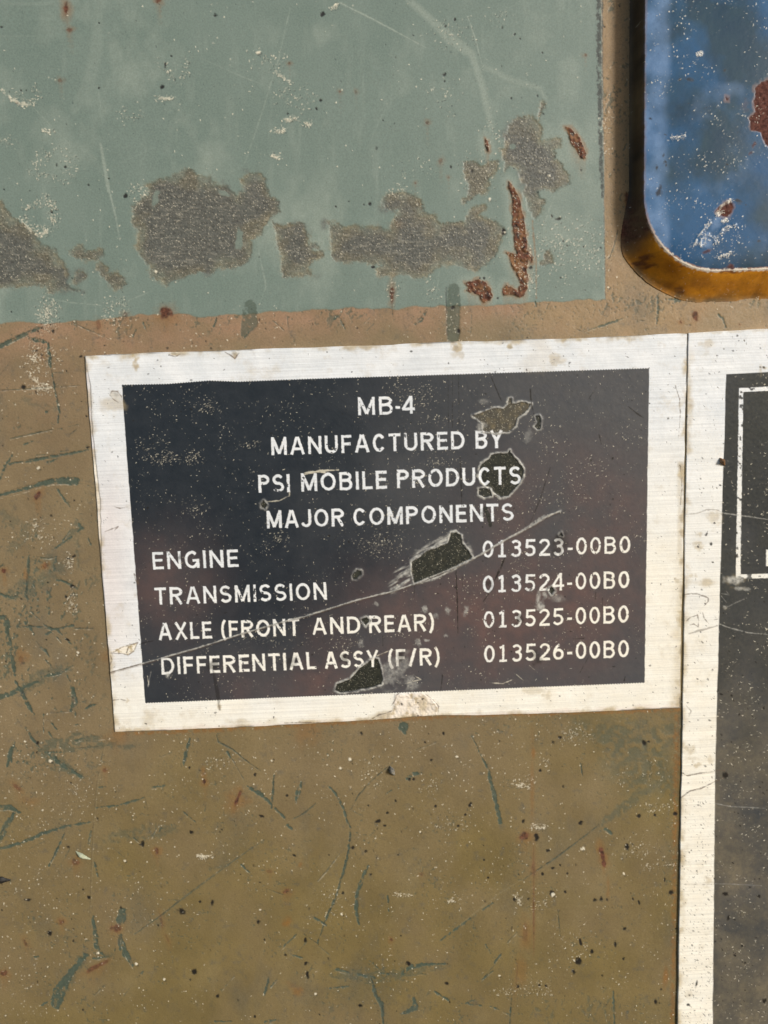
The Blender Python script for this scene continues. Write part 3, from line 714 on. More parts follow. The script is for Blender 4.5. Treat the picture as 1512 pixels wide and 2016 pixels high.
for tok in 'a,1280,262,9 a,1290,258,5 p,1345,490,14 p,1450,1203,14 q,855,690,14 q,300,910,16 q,440,1215,14 f,715,770,7 f,290,197,10 f,560,1298,8 f,940,1447,8 f,780,1360,8 f,750,663,5 g,695,188,10 g,640,240,8 g,248,195,6 g,1095,605,6 g,497,1530,7 g,648,1075,8 g,180,1050,6 h,610,595,10 h,465,818,10 h,810,718,7 h,205,1212,5 h,568,1138,6 d,305,1298,14 d,465,797,8 d,265,537,6 s,890,1655,16 s,885,1690,10 s,215,1285,7 m,268,1408,9 m,905,1392,8 q,1405,1730,10 e,200,1853,8'.split():
    q_ = tok.split(','); x, y = T(q_[0], [(float(q_[1]), float(q_[2]))])[0]; F.spot('pale', x, y, float(q_[3])/TILES[q_[0]][2]*.8, None, 0, .8, .6, .5, 106)
    F.spot('dark', x+2.5, y+3, float(q_[3])/TILES[q_[0]][2]*.8, None, 0, .5, .6, .6, 107)
# a long hair crack in the brown, slightly proud
cr = T('f', [(612,50),(560,330),(540,560),(526,850),(518,1090)])
F.stroke('tan', cr, 2.4, .45, .5, .1, 1.)
F.stroke('dark', [(x-1.6, y) for x, y in cr], 1.5, .35, .5, .2, .9)
for ln, w_ in [(T('h', [(0,975),(100,895),(200,815),(320,740)]), 2.5), (T('f', [(770,1186),(1040,986),(1350,756),(1512,646)]), 1.4)]:
    F.stroke('tan', ln, w_, .55, .6, .25, 1.)
# relief: paint texture, crumbs
H += .10*fbm(U, V, 4.5, 2, 111)*(1-.6*L['green'])+.25*np.clip(fbm(U, V, 30., 4, 113), -.2, 1)*(1-L['green'])+.10*fbm(U, V, 45., 3, 114)+1.0*fbm(U, V, 260., 2, 117)
H += L['pale']*.9-L['scr']*.7*(1-L['green'])
far = (U < -140) | (U > PW+140) | (V < -140) | (V > PH+140)
H[far] *= .0
for k_ in L:
    if k_ not in ('green', 'oliv', 'pink', 'ochre'):
        for q_ in (np.s_[:6], np.s_[-6:], np.s_[:, :6], np.s_[:, -6:]): L[k_][q_] = 0
XYZ = np.stack([GX, -H*PX, GZ], -1)

panel = empty('body_panel', (0, 0, 0))
tag(panel, 'olive brown painted steel panel with a grey-green painted field, scratches, bare patches and rust', 'panel')
cr_ = cellmean((rust_id >= 0).astype(np.float32)); cb_ = cellmean(L['bare']*(bare_id >= 0)); cg = cellmean(L['green'])
idr = rust_id[:-1, :-1]; idb = bare_id[:-1, :-1]
is_r = (cr_ > .5) & (idr >= 0); is_b = (cb_ > .5) & (idb >= 0) & ~is_r; is_g = (cg > .5) & ~is_r & ~is_b
rest = ~(is_r | is_b | is_g)
grid_part('brown_paint', XYZ, rest, F, m_panel, panel, (0, 0, 0))
grid_part('green_paint', XYZ, is_g, F, m_panel, panel, (0, 0, 0))
for k in range(len(BARE)): grid_part('bare_patch', XYZ, is_b & (idb == k), F, m_panel, panel, (0, 0, 0))
for k in range(len(RUST)): grid_part('rust_scab', XYZ, is_r & (idr == k), F, m_panel, panel, (0, 0, 0))
DENSE = dens_

# ================================================================== 2. LETTERS
HW = .082
def arc(cx, cy, rx, ry, a0, a1, k=14):
    return [(cx+rx*math.cos(math.radians(a0+(a1-a0)*i/k)), cy+ry*math.sin(math.radians(a0+(a1-a0)*i/k))) for i in range(k+1)]
def glyph(c, h=HW, num=False):
    w = dict(M=.88, A=.82, N=.76, U=.74, F=.58, C=.72, T=.68, R=.74, E=.6, D=.76, B=.72, Y=.78, P=.68, S=.68, I=2*h, O=.84, L=.56, J=.56, G=.8, X=.78, V=.8).get(c)
    if w is None: w = {'-': .34, '(': .3, ')': .3, '/': .5, '4': .68 if num else .7, ' ': .4}.get(c, .62)
    if num and c == 'B': w = .66
    if num and c == '-': w = .28
    l, r, t, b, m_ = h, w-h, 1-h, h, w/2
    S_ = []
    if c == 'M': S_ = [[(l,0),(l,1)], [(r,0),(r,1)], [(l,.97),(m_,.07)], [(r,.97),(m_,.07)]]
    elif c == 'A': S_ = [[(l*.9,0),(m_-.03,.985)], [(w-l*.9,0),(m_+.03,.985)], [(.22,.32),(w-.22,.32)]]
    elif c == 'N': S_ = [[(l,0),(l,1)], [(r,0),(r,1)], [(l,.96),(r,.04)]]
    elif c == 'U': S_ = [[(l,1),(l,.36)]+arc(m_,.36,m_-h,.36-h,180,360)+[(r,1)]]
    elif c == 'F': S_ = [[(l,0),(l,1)], [(l,t),(w,t)], [(l,.5),(w*.92,.5)]]
    elif c == 'E': S_ = [[(l,0),(l,1)], [(l,t),(w,t)], [(l,.52),(w*.92,.52)], [(l,b),(w,b)]]
    elif c == 'L': S_ = [[(l,0),(l,1)], [(l,b),(w,b)]]
    elif c == 'I': S_ = [[(l,0),(l,1)]]
    elif c == 'T': S_ = [[(m_,0),(m_,1)], [(0,t),(w,t)]]
    elif c == 'C': S_ = [arc(m_,.5,m_-h,.5-h,38,322,26)]
    elif c == 'G': S_ = [arc(m_,.5,m_-h,.5-h,48,330,26)+[(r,.44)], [(m_+.02,.45),(w-.01,.45)], [(r,.02),(r,.5)]]
    elif c == 'O': S_ = [arc(m_,.5,m_-h,.5-h,0,360,32)]
    elif c == 'D': S_ = [[(l,0),(l,1)], [(l,t),(w*.42,t)]+arc(w*.42,.5,r-w*.42,.5-h,90,-90,16)+[(l,b)]]
    elif c == 'P': S_ = [[(l,0),(l,1)], [(l,t),(w*.5,t)]+arc(w*.5,.72,r-w*.5,.28-h,90,-90,12)+[(l,.72-.28+h)]]
    elif c == 'R': S_ = [[(l,0),(l,1)], [(l,t),(w*.5,t)]+arc(w*.5,.72,r-w*.5,.28-h,90,-90,12)+[(l,.72-.28+h)], [(w*.48,.5),(w-h*1.05,0)]]
    elif c == 'B': S_ = [[(l,0),(l,1)], [(l,t),(w*.5,t)]+arc(w*.5,.735,r-.03-w*.5,.265-h,90,-90,12)+[(l,.53)], [(l,.53),(w*.52,.53)]+arc(w*.52,.3,r-w*.52,.3-h+.02,90,-90,12)+[(l,b)]]
    elif c == 'S':
        ry = (1-2*h)/4; S_ = [arc(m_,.5+ry,m_-h*1.15,ry,28,270,16)+arc(m_,.5-ry,m_-h,ry,90,-152,16)[1:]]
    elif c == 'Y': S_ = [[(m_,0),(m_,.44)], [(l*.9,1),(m_,.4)], [(w-l*.9,1),(m_,.4)]]
    elif c == 'X': S_ = [[(l,0),(r,1)], [(r,0),(l,1)]]
    elif c == 'J': S_ = [[(r,1),(r,.3)]+arc(m_-.02,.3,r-m_+.02,.3-h,0,-165,12)]
    elif c == '-': S_ = [[(0,.36),(w,.36)]]
    elif c == '(': S_ = [arc(.46,.46,.36,.66,120,240,14)]
    elif c == ')': S_ = [arc(w-.46,.46,.36,.66,60,-60,14)]
    elif c == '/': S_ = [[(h,-.02),(w-h,1.02)]]
    elif c == '0': S_ = [arc(m_,.5,m_-h,.5-h,0,360,32)]
    elif c == '1': S_ = [[(m_,0),(m_,1)], [(m_,t-.02),(m_-.2,.82)], [(m_-.22,b),(m_+.22,b)]]
    elif c == '2': S_ = [arc(m_,.69,m_-h,.31-h,165,-12,14)+[(w*.62,.42),(l+.01,.12)], [(0.02,b),(w,b)]]
    elif c == '3': S_ = [arc(m_-.02,.735,m_-h-.02,.265-h,150,-90,14)+[(w*.36,.53)], [(w*.36,.53)]+arc(m_-.02,.3,m_-h,.3-h+.02,90,-155,14)]
    elif c == '5': S_ = [[(w*.94,t),(.12,t)], [(.14,1),(.1,.5)], [(.1,.52)]+arc(m_-.03,.33,m_-h+.02,.33-h,125,-150,14)]
    elif c == '6': S_ = [arc(m_,.32,m_-h,.32-h,0,360,24), [(l,.34)]+arc(w*.86,.36,w*.86-h,.55,180,112,10)]
    elif c == '4': S_ = [[(w*.72,0),(w*.72,1)], [(w*.7,.97),(.04,.27)], [(0,.27),(w,.27)]]
    return w, S_
def sdf_glyph(gx, gy, strokes, h):
    d = np.full(gx.shape, 9., np.float32)
    for st_ in strokes:
        nseg = len(st_)-1; closed = nseg > 20 and abs(st_[0][0]-st_[-1][0])+abs(st_[0][1]-st_[-1][1]) < .01
        ds = np.full(gx.shape, 9., np.float32)
        for k in range(nseg):
            ax, ay = st_[k]; bx, by = st_[k+1]; dx, dy = bx-ax, by-ay; L2 = dx*dx+dy*dy+1e-12; ln = math.sqrt(L2)
            tt = ((gx-ax)*dx+(gy-ay)*dy)/L2; tc_ = np.clip(tt, 0, 1)
            dd = np.hypot(gx-ax-tc_*dx, gy-ay-tc_*dy)-h
            if not closed and k == 0: dd = np.where(tt < 0, np.maximum(-tt*ln, np.abs((gx-ax)*dy-(gy-ay)*dx)/ln-h), dd)
            if not closed and k == nseg-1: dd = np.where(tt > 1, np.maximum((tt-1)*ln, np.abs((gx-ax)*dy-(gy-ay)*dx)/ln-h), dd)
            ds = np.minimum(ds, dd)
        d = np.minimum(d, ds)
    return d
def word(field, out, ids, tid, text, a, b, capa, up, h=HW, num=False, gap=.19):
    """out = distance layer (survey units); a, b = baseline ends; capa = cap height; up = leaning up-vector"""
    gl_ = []; x = 0
    for c in text:
        w_, st_ = glyph(c, h, num)
        if num:
            cell = {'-': .50, 'B': .86}.get(c, .80); gl_.append((x+(cell-w_)/2, w_, st_)); x += cell
        else: gl_.append((x, w_, st_)); x += w_+(gap if c not in '-' else gap*.8)
    if num: off0 = gl_[0][0]; total = gl_[-1][0]+gl_[-1][1]-off0; gl_ = [(g-off0, w_, st_) for g, w_, st_ in gl_]
    else: total = gl_[-1][0]+gl_[-1][1]
    ex = np.array([b[0]-a[0], b[1]-a[1]])/total; ey = np.array(up)*capa
    inv = np.linalg.inv(np.stack([ex, ey], 1)); kx = np.hypot(*ex)
    for g, w_, st_ in gl_:
        pc = [np.array(a)+ex*(g+x_)+ey*y_ for x_ in (-.15, w_+.15) for y_ in (-.25, 1.2)]
        s_ = field.box(min(p_[0] for p_ in pc), min(p_[1] for p_ in pc), max(p_[0] for p_ in pc), max(p_[1] for p_ in pc))
        if s_ is None: continue
        u, v = field.U[s_]-a[0], field.V[s_]-a[1]
        gx = inv[0, 0]*u+inv[0, 1]*v-g; gy = inv[1, 0]*u+inv[1, 1]*v
        r_ = kx/capa
        d = sdf_glyph(gx*r_, gy, [[(x_*r_, y_) for x_, y_ in q_] for q_ in st_], h)*capa
        out[s_] = np.minimum(out[s_], d); ids[s_][d < 3] = tid

# ================================================================== 3. THE FOIL PLATES
PLATE_L = ['ink', 'navy', 'purp', 'warm', 'hole', 'film', 'stain', 'blush', 'crack', 'dark', 'pale']
m_plate = layered('foil_label', ((.76, .78, .795), (.66, .69, .715), 160.), [
    ('warm', (.86, .83, .73), (.83, .78, .66), 200., .45),
    ('blush', (.70, .56, .50), (.62, .47, .42), 500., .5),
    ('ink', (.066, .070, .077), (.080, .081, .084), 400., .45),
    ('navy', (.015, .021, .029), (.022, .028, .036), 300., .42),
    ('purp', (.122, .076, .069), (.086, .063, .062), 260., .5),
    ('stain', (.50, .40, .22), (.34, .26, .15), 1100., .6),
    ('hole', (.012, .014, .011), (.034, .035, .024), 1400., .6),
    ('film', (.52, .51, .46), (.20, .20, .19), 1300., .35),
    ('crack', (.12, .085, .06), None, 0, .6),
    ('dark', (.014, .012, .010), None, 0, .5),
    ('pale', (.82, .76, .60), None, 0, .4)], rough=.45, spec=.25, grain=.06, bump=.12, brushed=.36, brush_mask='ink', metal=None)

def quad_grid(c4, step, thick, wav):
    """grid over a plate given by its four surveyed corners (tl, tr, br, bl); rows run down"""
    tl, tr, br, bl = [P(*c, thick) for c in c4]
    wx = int(np.linalg.norm(tr-tl)/step)+1; hz = int(np.linalg.norm(bl-tl)/step)+1
    a = np.linspace(0, 1, wx)[None, :, None]; b = np.linspace(0, 1, hz)[:, None, None]
    G = (tl*(1-a)+tr*a)*(1-b)+(bl*(1-a)+br*a)*b
    # slightly uneven cut edges
    ar = np.linspace(0, 1, wx)[None, :]; br_ = np.linspace(0, 1, hz)[:, None]
    W_, H_ = np.linalg.norm(tr-tl), np.linalg.norm(bl-tl)
    e1 = lambda q: np.exp(-q/.018)
    cu = np.arange(wx)[None, :]*step/PX; cv = np.arange(hz)[:, None]*step/PX
    G[..., 2] += wav*PX*(fbm(cu, cu*0+3.3, 70., 4, 121)*e1(br_)+fbm(cu, cu*0+8.1, 90., 4, 122)*e1(1-br_))
    G[..., 0] += wav*PX*(fbm(cv, cv*0+5.7, 80., 4, 123)*e1(ar)+fbm(cv, cv*0+1.7, 80., 4, 124)*e1(1-ar))
    return G
def skirt(G, F_, z):
    """fold the rim down to the panel: one extra row all round"""
    G2 = np.pad(G, ((1, 1), (1, 1), (0, 0)), mode='edge')
    G2[0, :, 1] = G2[-1, :, 1] = z; G2[:, 0, 1] = G2[:, -1, 1] = z
    F_.L = {k: np.pad(a, 1, mode='edge') for k, a in F_.L.items()}
    return G2
def edge_line(pts, x): return np.interp(x, [p[0] for p in pts], [p[1] for p in pts])

# ---- plate with the makers' components list
TH = .42*MM
G = quad_grid(((167,700),(1353,657),(1338,1393),(226,1442)), 1.0*PX, TH, 1.2)
# swollen lower edge where the foil has blistered
u0, v0 = project(G[..., 0], G[..., 1], G[..., 2])
G[..., 2] += PX*6.*np.exp(-((u0-840)/120)**2)*ss(1330, 1420, v0)
u0, v0 = project(G[..., 0], G[..., 1], G[..., 2])
A = Field(u0, v0, PLATE_L); U, V, L = A.U, A.V, A.L; H = np.zeros_like(U)
TLf, TRf, BRf, BLf = (240,758), (1278,725), (1269,1344), (286,1384)
zig = .9*np.abs(((U/5.2) % 1)*2-1)
top = TLf[1]+(U-TLf[0])*(TRf[1]-TLf[1])/(TRf[0]-TLf[0]); bot = BLf[1]+(U-BLf[0])*(BRf[1]-BLf[1])/(BRf[0]-BLf[0])
top = top-4*np.exp(-((U-415)/60)**2)*0+np.interp(U, [240, 330, 412, 470, 600], [0, 1, -3, 1, 0])
lef = TLf[0]+(V-TLf[1])*(BLf[0]-TLf[0])/(BLf[1]-TLf[1]); rig = TRf[0]+(V-TRf[1])*(BRf[0]-TRf[0])/(BRf[1]-TRf[1])
dF = np.maximum.reduce([top-V+zig*1.6-.8, V-bot+zig*1.6-.8, lef-U+.6*fbm(U, V, 12, 2, 131), U-rig+.4*fbm(U, V, 12, 2, 132)])
lt = np.full(U.shape, 99., np.float32); tid = np.full(U.shape, -1, np.int16)
def upv(x): return (-.073+(x-260)/1010*.0875, -1.0)
TEXT = [(0,'MB',(705,817.5),(774,815.5),35.5,0),(0,'-',(778.6,815),(788,815),35.5,0),(0,'4',(792,814.8),(817,814),34.5,0),
 (1,'MANUFACTURED',(534.5,896.4),(915,884),35.3,0),(1,'BY',(936.6,883.3),(990,881.8),35,0),
 (2,'PSI',(509.4,970.3),(571,968.5),35.2,0),(2,'MOBILE',(593.5,967.6),(762,962),35.4,0),(2,'PRODUCTS',(782,961),(1026,953.6),36,0),
 (3,'MAJOR',(526,1040.3),(678,1035.6),35,0),(3,'COMPONENTS',(696,1035),(1011.5,1025),34.6,0),
 (4,'ENGINE',(301,1121.5),(470,1116),34.5,0),(5,'TRANSMISSION',(305.3,1191),(644,1180.3),34,0),
 (6,'AXLE',(313,1260.3),(418,1256.8),33.6,0),(6,'(FRONT',(435.5,1256),(590.5,1251),33.4,0),(6,'AND',(615,1250),(710,1246.5),33.4,0),(6,'REAR)',(727,1246),(855.5,1241.5),33.6,0),
 (7,'DIFFERENTIAL',(318.5,1328.6),(623,1317.3),34,0),(7,'ASSY',(640,1316.7),(745.8,1313.2),33.6,0),(7,'(F/R)',(764,1312.6),(866.4,1308.8),33.6,0),
 (8,'013523-00B0',(950,1098.2),(1241,1088.7),33.6,1),(9,'013524-00B0',(950.5,1167.3),(1239,1157.6),33.8,1),
 (10,'013525-00B0',(952,1237),(1238,1225.4),33.8,1),(11,'013526-00B0',(953,1304.6),(1238,1293.6),33.8,1)]
for k, tx, a_, b_, cp, nm in TEXT:
    word(A, lt, tid, k, tx, a_, b_, cp, upv((a_[0]+b_[0])/2), .074 if nm else HW, bool(nm))
lt = lt+.45*fbm(U, V, 3.5, 3, 134)+.2*fbm(U, V, 30., 2, 138)
letter = ss(.75, -.75, lt)
ink = ss(.7, -.7, dF)
# ink that has crept back over the letters
nib = ss(1.0, 1.2, fbm(U, V, 5.5, 3, 136)+.5*fbm(U, V, 70., 3, 139))*.9
letter = letter*(1-nib*.9)
L['ink'][:] = ink*(1-letter)
# aged dye; navy-to-purple sheen and sky-reflection tints put into the colour
nav = np.clip(ss(1120, 380, U+.35*(V-760)+fbm(U, V, 160., 4, 141)*170)*1.0+.2, 0, 1)*ss(1480, 1150, V+.15*U*0)
nav = np.maximum(nav, .75*ss(1180, 1330, V)*ss(620, 330, U))
L['navy'][:] = np.clip(nav-.5*np.exp(-((U-330)/80)**2-((V-1150)/90)**2), 0, 1)*L['ink']
pp_ = np.exp(-((U-1130)/170)**2-((V-1040)/180)**2)*.75+np.exp(-((U-900)/240)**2-((V-1240)/110)**2)*.95+np.exp(-((U-330)/80)**2-((V-1150)/90)**2)*.95+np.exp(-((U-560)/140)**2-((V-1350)/50)**2)*.7
pp_ = pp_+.35*np.exp(-((U-1150)/140)**2-((V-1200)/160)**2)
L['purp'][:] = np.clip(pp_*.85*(.9+.6*fbm(U, V, 90., 4, 144)), 0, .95)*L['ink']
L['warm'][:] = np.clip(ss(950, 1420, V+.35*(U-800)+fbm(U, V, 140, 3, 147)*120), 0, 1)*.9
L['blush'][:] = np.clip(.34*np.exp(-((U-215)/40)**2)*ss(850, 1050, V)*ss(1420, 1150, V)+.5*ss(10, 0, (1442-(U-226)*.044)-V+fbm(U, V, 18, 3, 149)*4)*.7, 0, 1)*(1-ink)
# outer delaminated strip on the left edge
lx = np.interp(V, [700, 760, 850, 920, 985, 1060, 1100, 1130, 1500], [167, 178, 182, 190, 197, 199.5, 199.5, 199, 100])
L['crack'][:] = np.maximum(L['crack'], ss(1.6, .3, np.abs(U-lx+fbm(U, V, 14., 3, 151)*1.2))*.55*ss(705, 770, V))
strip = ss(1.5, -1.5, U-lx)
L['warm'][:] = np.maximum(L['warm'], strip*.95*ss(890, 915, V)); L['blush'][:] = np.maximum(L['blush'], strip*.28*ss(915, 890, V))
H -= strip*.9
# grime along the foil's rim and seam; thin dark line at its edge
rim = np.minimum.reduce([V-(700-(U-167)*.03626), (1442-(U-226)*.044)-V, (1353-(V-657)*.0204)-U, U-(167+(V-700)*.0795)])
L['stain'][:] = np.clip(ss(13, 0, rim+fbm(U, V, 20., 4, 152)*8)*.75*ss(-.6, .5, fbm(U, V, 30., 3, 155))+.35*np.clip(fbm(U, V, 26., 5, 153, .65)-.36, 0, 1)*(1-ink), 0, 1)
L['stain'][:] = np.maximum(L['stain'], .5*ss(22, 0, (1353-(V-657)*.0204)-U+fbm(U, V, 24., 3, 156)*7)*ss(1010, 1060, V+fbm(U, V, 60, 2, 157)*60)*.8)
L['dark'][:] = np.maximum(L['dark'], ss(2.2, .4, rim+.6*fbm(U, V, 9., 2, 158))*.6*ss(-.4, .3, fbm(U, V, 40., 3, 159)))

# torn clear film: holes
HOLES = [
 ('j', [(1000,510),(1060,490),(1125,465),(1180,470),(1212,445),(1216,408),(1228,410),(1232,440),(1290,428),(1345,440),(1310,490),(1260,525),(1252,570),(1210,605),(1130,610),(1065,600),(1055,560),(1030,530)], .55),
 ('j', [(1040,830),(1055,795),(1100,765),(1110,745),(1160,735),(1208,733),(1220,715),(1232,745),(1265,775),(1300,825),(1295,880),(1265,930),(1210,985),(1165,995),(1110,950),(1050,905),(1033,870)], 1.),
 ('m', [(635,235),(690,200),(730,165),(790,145),(850,120),(870,60),(900,52),(930,75),(935,120),(970,160),(995,200),(985,215),(900,260),(780,320),(650,355),(640,310)], .85),
 ('m', [(180,995),(190,960),(270,930),(330,860),(410,805),(435,810),(450,860),(465,920),(455,960),(380,980),(270,1000),(215,1010)], .95),
 ('m', [(335,570),(360,610),(385,580),(365,562)], 1.),
 ('j', [(1375,515),(1395,508),(1405,530),(1398,590),(1382,592),(1370,575),(1382,548)], .6),
 ('j', [(1035,945),(1060,938),(1105,950),(1110,985),(1070,995),(1035,980)], .5),
 ('m', [(285,310),(310,280),(335,285),(335,305),(310,332),(288,335)], .6),
 ('i', [(1127,1035),(1145,1018),(1165,1040),(1155,1065),(1135,1058)], .8),
 ('o', [(290,570),(320,545),(345,575),(320,610)], 1.),
 ('o', [(388,105),(402,80),(415,110)], .9),
]
hole_id = np.full(U.shape, -1, np.int16)
lett_clean = ss(.6, -.6, lt)
for k, (t, pts, val) in enumerate(HOLES):
    s_, d = A.sdf_poly(T(t, pts), 14); u, v = U[s_], V[s_]
    d2 = d+fbm(u, v, 8., 3, 161)*1.1
    hk = ss(.8, -.8, d2)
    A.put('hole', s_, hk*(1-lett_clean[s_])*(.8+.2*val))
    A.put('film', s_, np.exp(-((d2-2.0)/2.1)**2)*(.95+.75*fbm(u, v, 7., 3, 164))*(.45 if k in (5, 7, 8, 10) else 1.))
    L['film'][s_] *= np.clip(1-hk, 0, 1)
    H[s_] -= hk*1.0; H[s_] += np.exp(-((d2-2.)/2.2)**2)*1.1
    L['ink'][s_] = np.maximum(L['ink'][s_], hk*(1-lett_clean[s_])); L['purp'][s_] *= 1-hk; L['navy'][s_] *= 1-hk
    hole_id[s_][(hk > .5)] = k
    A.put('pale', s_, hk*(1-lett_clean[s_])*(rng.random(u.shape) > .975)*.6*(1.4-val))
    if k in (0, 2): A.put('stain', s_, hk*(.25+.5*ss(-.2, .9, fbm(u, v, 12., 4, 167))) if k == 0 else hk*ss(.1, .9, fbm(u, v, 12., 4, 167))*.6); L['hole'][s_] = np.where((hk > .5) & (k == 0), L['hole'][s_]*.72, L['hole'][s_])
# hazy torn film left of the long hole and beside the low one
def haze(t, pts, val, streak=False, seed=171):
    s_, d = A.sdf_poly(T(t, pts), 14); u, v = U[s_], V[s_]
    tex = fbm(u*.5+v*.87, (v*.5-u*.87)*.22, 4.5, 3, seed) if streak else fbm(u, v, 13., 4, seed)
    A.put('film', s_, ss(4, -5, d+fbm(u, v, 12., 3, seed+4)*3)*np.clip(.35+.75*tex, 0, 1)*val*(1-L['hole'][s_]))
    H[s_] += ss(4, -4, d)*.8*tex
haze('m', [(500,365),(535,300),(590,220),(680,160),(800,95),(870,45),(860,110),(730,165),(640,225),(632,300),(650,350),(560,392),(515,425)], 1.25, True)
haze('m', [(930,75),(960,110),(1000,160),(1000,200),(970,165),(940,125)], .6, True)
haze('m', [(470,830),(520,800),(590,810),(600,870),(560,920),(650,905),(690,960),(640,1000),(480,1005),(440,975),(470,920)], .62, False, 173)
for t, x, y, rx, ry, v_ in [('m',712,515,14,16,.7),('m',775,550,18,14,.5),('m',850,520,12,18,.7),('m',960,525,14,24,.8),('m',425,482,16,10,.5),('m',335,710,16,20,.6),('m',675,710,14,18,.6),('m',730,698,14,6,.7),('m',840,668,10,8,.6),('o',210,640,10,44,.8),('o',230,705,32,36,.85),('o',262,610,20,30,.7),('m',590,830,24,50,.45),('m',500,870,30,26,.5),('j',1070,425,26,14,.3),('j',1045,580,24,36,.6),('m',1390,440,10,40,.5),('j',1330,630,20,30,.25),('o',350,640,50,30,.4),('l',465,935,4,30,.6),('l',575,905,14,16,.9)]:
    x, y = T(t, [(x, y)])[0]; A.spot('film', x, y, rx/TILES[t][2], ry/TILES[t][2], .2, v_, .6, .6, 174)
# the long crease
crease = T('l', [(232,888),(415,838),(530,805),(760,740),(1000,662),(1250,590),(1391,555)])+T('m', [(0,555),(300,460),(520,405),(650,362),(900,260),(1050,185),(1200,95),(1370,5)])+T('k', [(175,1180),(225,1155),(275,1138)])
A.stroke('film', crease, [2,2,2.2,2.4,2.6,2.6,3,3.4,4.5,3], .95, .7, .12, .9, 176)
A.stroke('crack', [(x+.5, y+2.2) for x, y in crease], [1.6]*8, .5, .7, .2, .9, 177)
A.stroke('crack', crease[:2], [2.2,2], .8, .6, .1, .9, 177)
A.stroke('film', T('k', [(0,1285),(90,1225),(180,1168)]), [2,3,6], .75, 1.2, .3, 1.2, 178)
s_, d = A.sdf_stroke(crease, [2]*4); H[s_] += np.exp(-(d/2.5)**2)*.9
# dark scrapes on the black field
for t, pts, wd, v_ in [('j',[(853,270),(855,580)],2.2,.75),('j',[(878,265),(880,590)],2.,.7),('j',[(915,270),(920,570)],2.4,.7),('j',[(925,760),(930,880),(935,1050)],2.6,.8),('m',[(900,280),(908,450),(912,660)],2.6,.85),('m',[(935,260),(940,380)],1.6,.6),
        ('j',[(1103,265),(1140,350),(1170,420)],2.2,.8),('j',[(1340,350),(1350,440),(1367,510)],2.4,.9),('k',[(100,410),(100,480),(118,560)],2.2,.9),('k',[(680,515),(730,555),(770,582)],3.,.9),('k',[(505,680),(520,740)],3.,.8),('k',[(445,470),(490,400)],2.2,.7),('k',[(215,880),(150,1080),(95,1210)],2.2,.7),('m',[(1190,210),(1150,300),(1130,340)],4.5,.9),('m',[(1110,400),(1060,470)],4,.7),('m',[(820,905),(810,1000)],5,.7),('m',[(465,670),(465,730)],3,.7),('m',[(655,370),(650,440)],3.5,.6),('l',[(410,720),(440,710),(490,700)],3.,.7),('l',[(845,880),(870,1000),(885,1110)],8,.5),('o',[(700,590),(695,650)],3,.8),('o',[(757,640),(757,710)],3,.9),('o',[(505,990),(600,985)],2.5,.8),('o',[(640,1140),(565,1275)],1.8,.6),('o',[(940,1350),(950,1315)],3.5,.9),('i',[(830,860),(730,900)],1.5,.3),('m',[(165,110),(210,60)],3,.5)]:
    A.stroke('dark', T(t, pts), wd, v_, .7, .25, .9, 181)
A.stroke('hole', T('j', [(1075,1060),(1090,1100),(1105,1165)]), [8,10,6], .9, 1.5, .1)
# pale scratches
for t, pts, wd, v_ in [('i',[(1165,1022),(1240,1015),(1300,985),(1300,960)],1.4,.5),('i',[(1390,850),(1440,842),(1512,848)],3,.7),('j',[(0,858),(90,838),(200,832)],4,.6),('m',[(1100,950),(1180,955),(1240,930)],2,.5),('m',[(1260,900),(1300,935)],1.6,.4),('m',[(1340,850),(1400,900)],1.2,.35),('m',[(600,955),(690,930),(650,905)],1.6,.5),('m',[(430,790),(500,760)],1.5,.5),('l',[(455,910),(462,960)],1.6,.7)]:
    A.stroke('pale', T(t, pts), wd, v_, .8, .25, .9, 183)
# rivet-like blisters, chips and stains on the white border
for t, x, y, rx, ry, a_, v_ in [('i',265,390,32,22,.7,.4),('i',620,140,34,10,0,.8),('i',975,150,14,16,0,.8),('i',385,195,14,30,0,.8),('k',255,235,42,30,0,.55),('j',905,100,26,22,0,.8),('j',910,140,34,30,0,.4),('j',1225,85,12,28,.2,.8),('m',1440,1025,22,20,0,.4),('l',480,1160,40,40,0,.4),('l',885,1090,12,26,0,.7),('l',335,1057,10,12,0,.5),('l',1020,1180,60,18,0,.5),('l',1430,1185,60,14,0,.7),('m',700,1080,50,40,0,.6),('m',460,1150,70,20,-.3,.6),('m',1360,1000,50,14,0,.4),('k',140,140,60,50,0,.25),('k',130,220,90,50,0,.2),('i',250,440,60,30,0,.45),('n',510,100,16,260,0,.35),('n',490,580,20,20,0,.5),('l',90,480,10,10,0,.3)]:
    x, y = T(t, [(x, y)])[0]; A.spot('stain', x, y, rx/TILES[t][2], ry/TILES[t][2], a_, v_, .8, .7, 184)
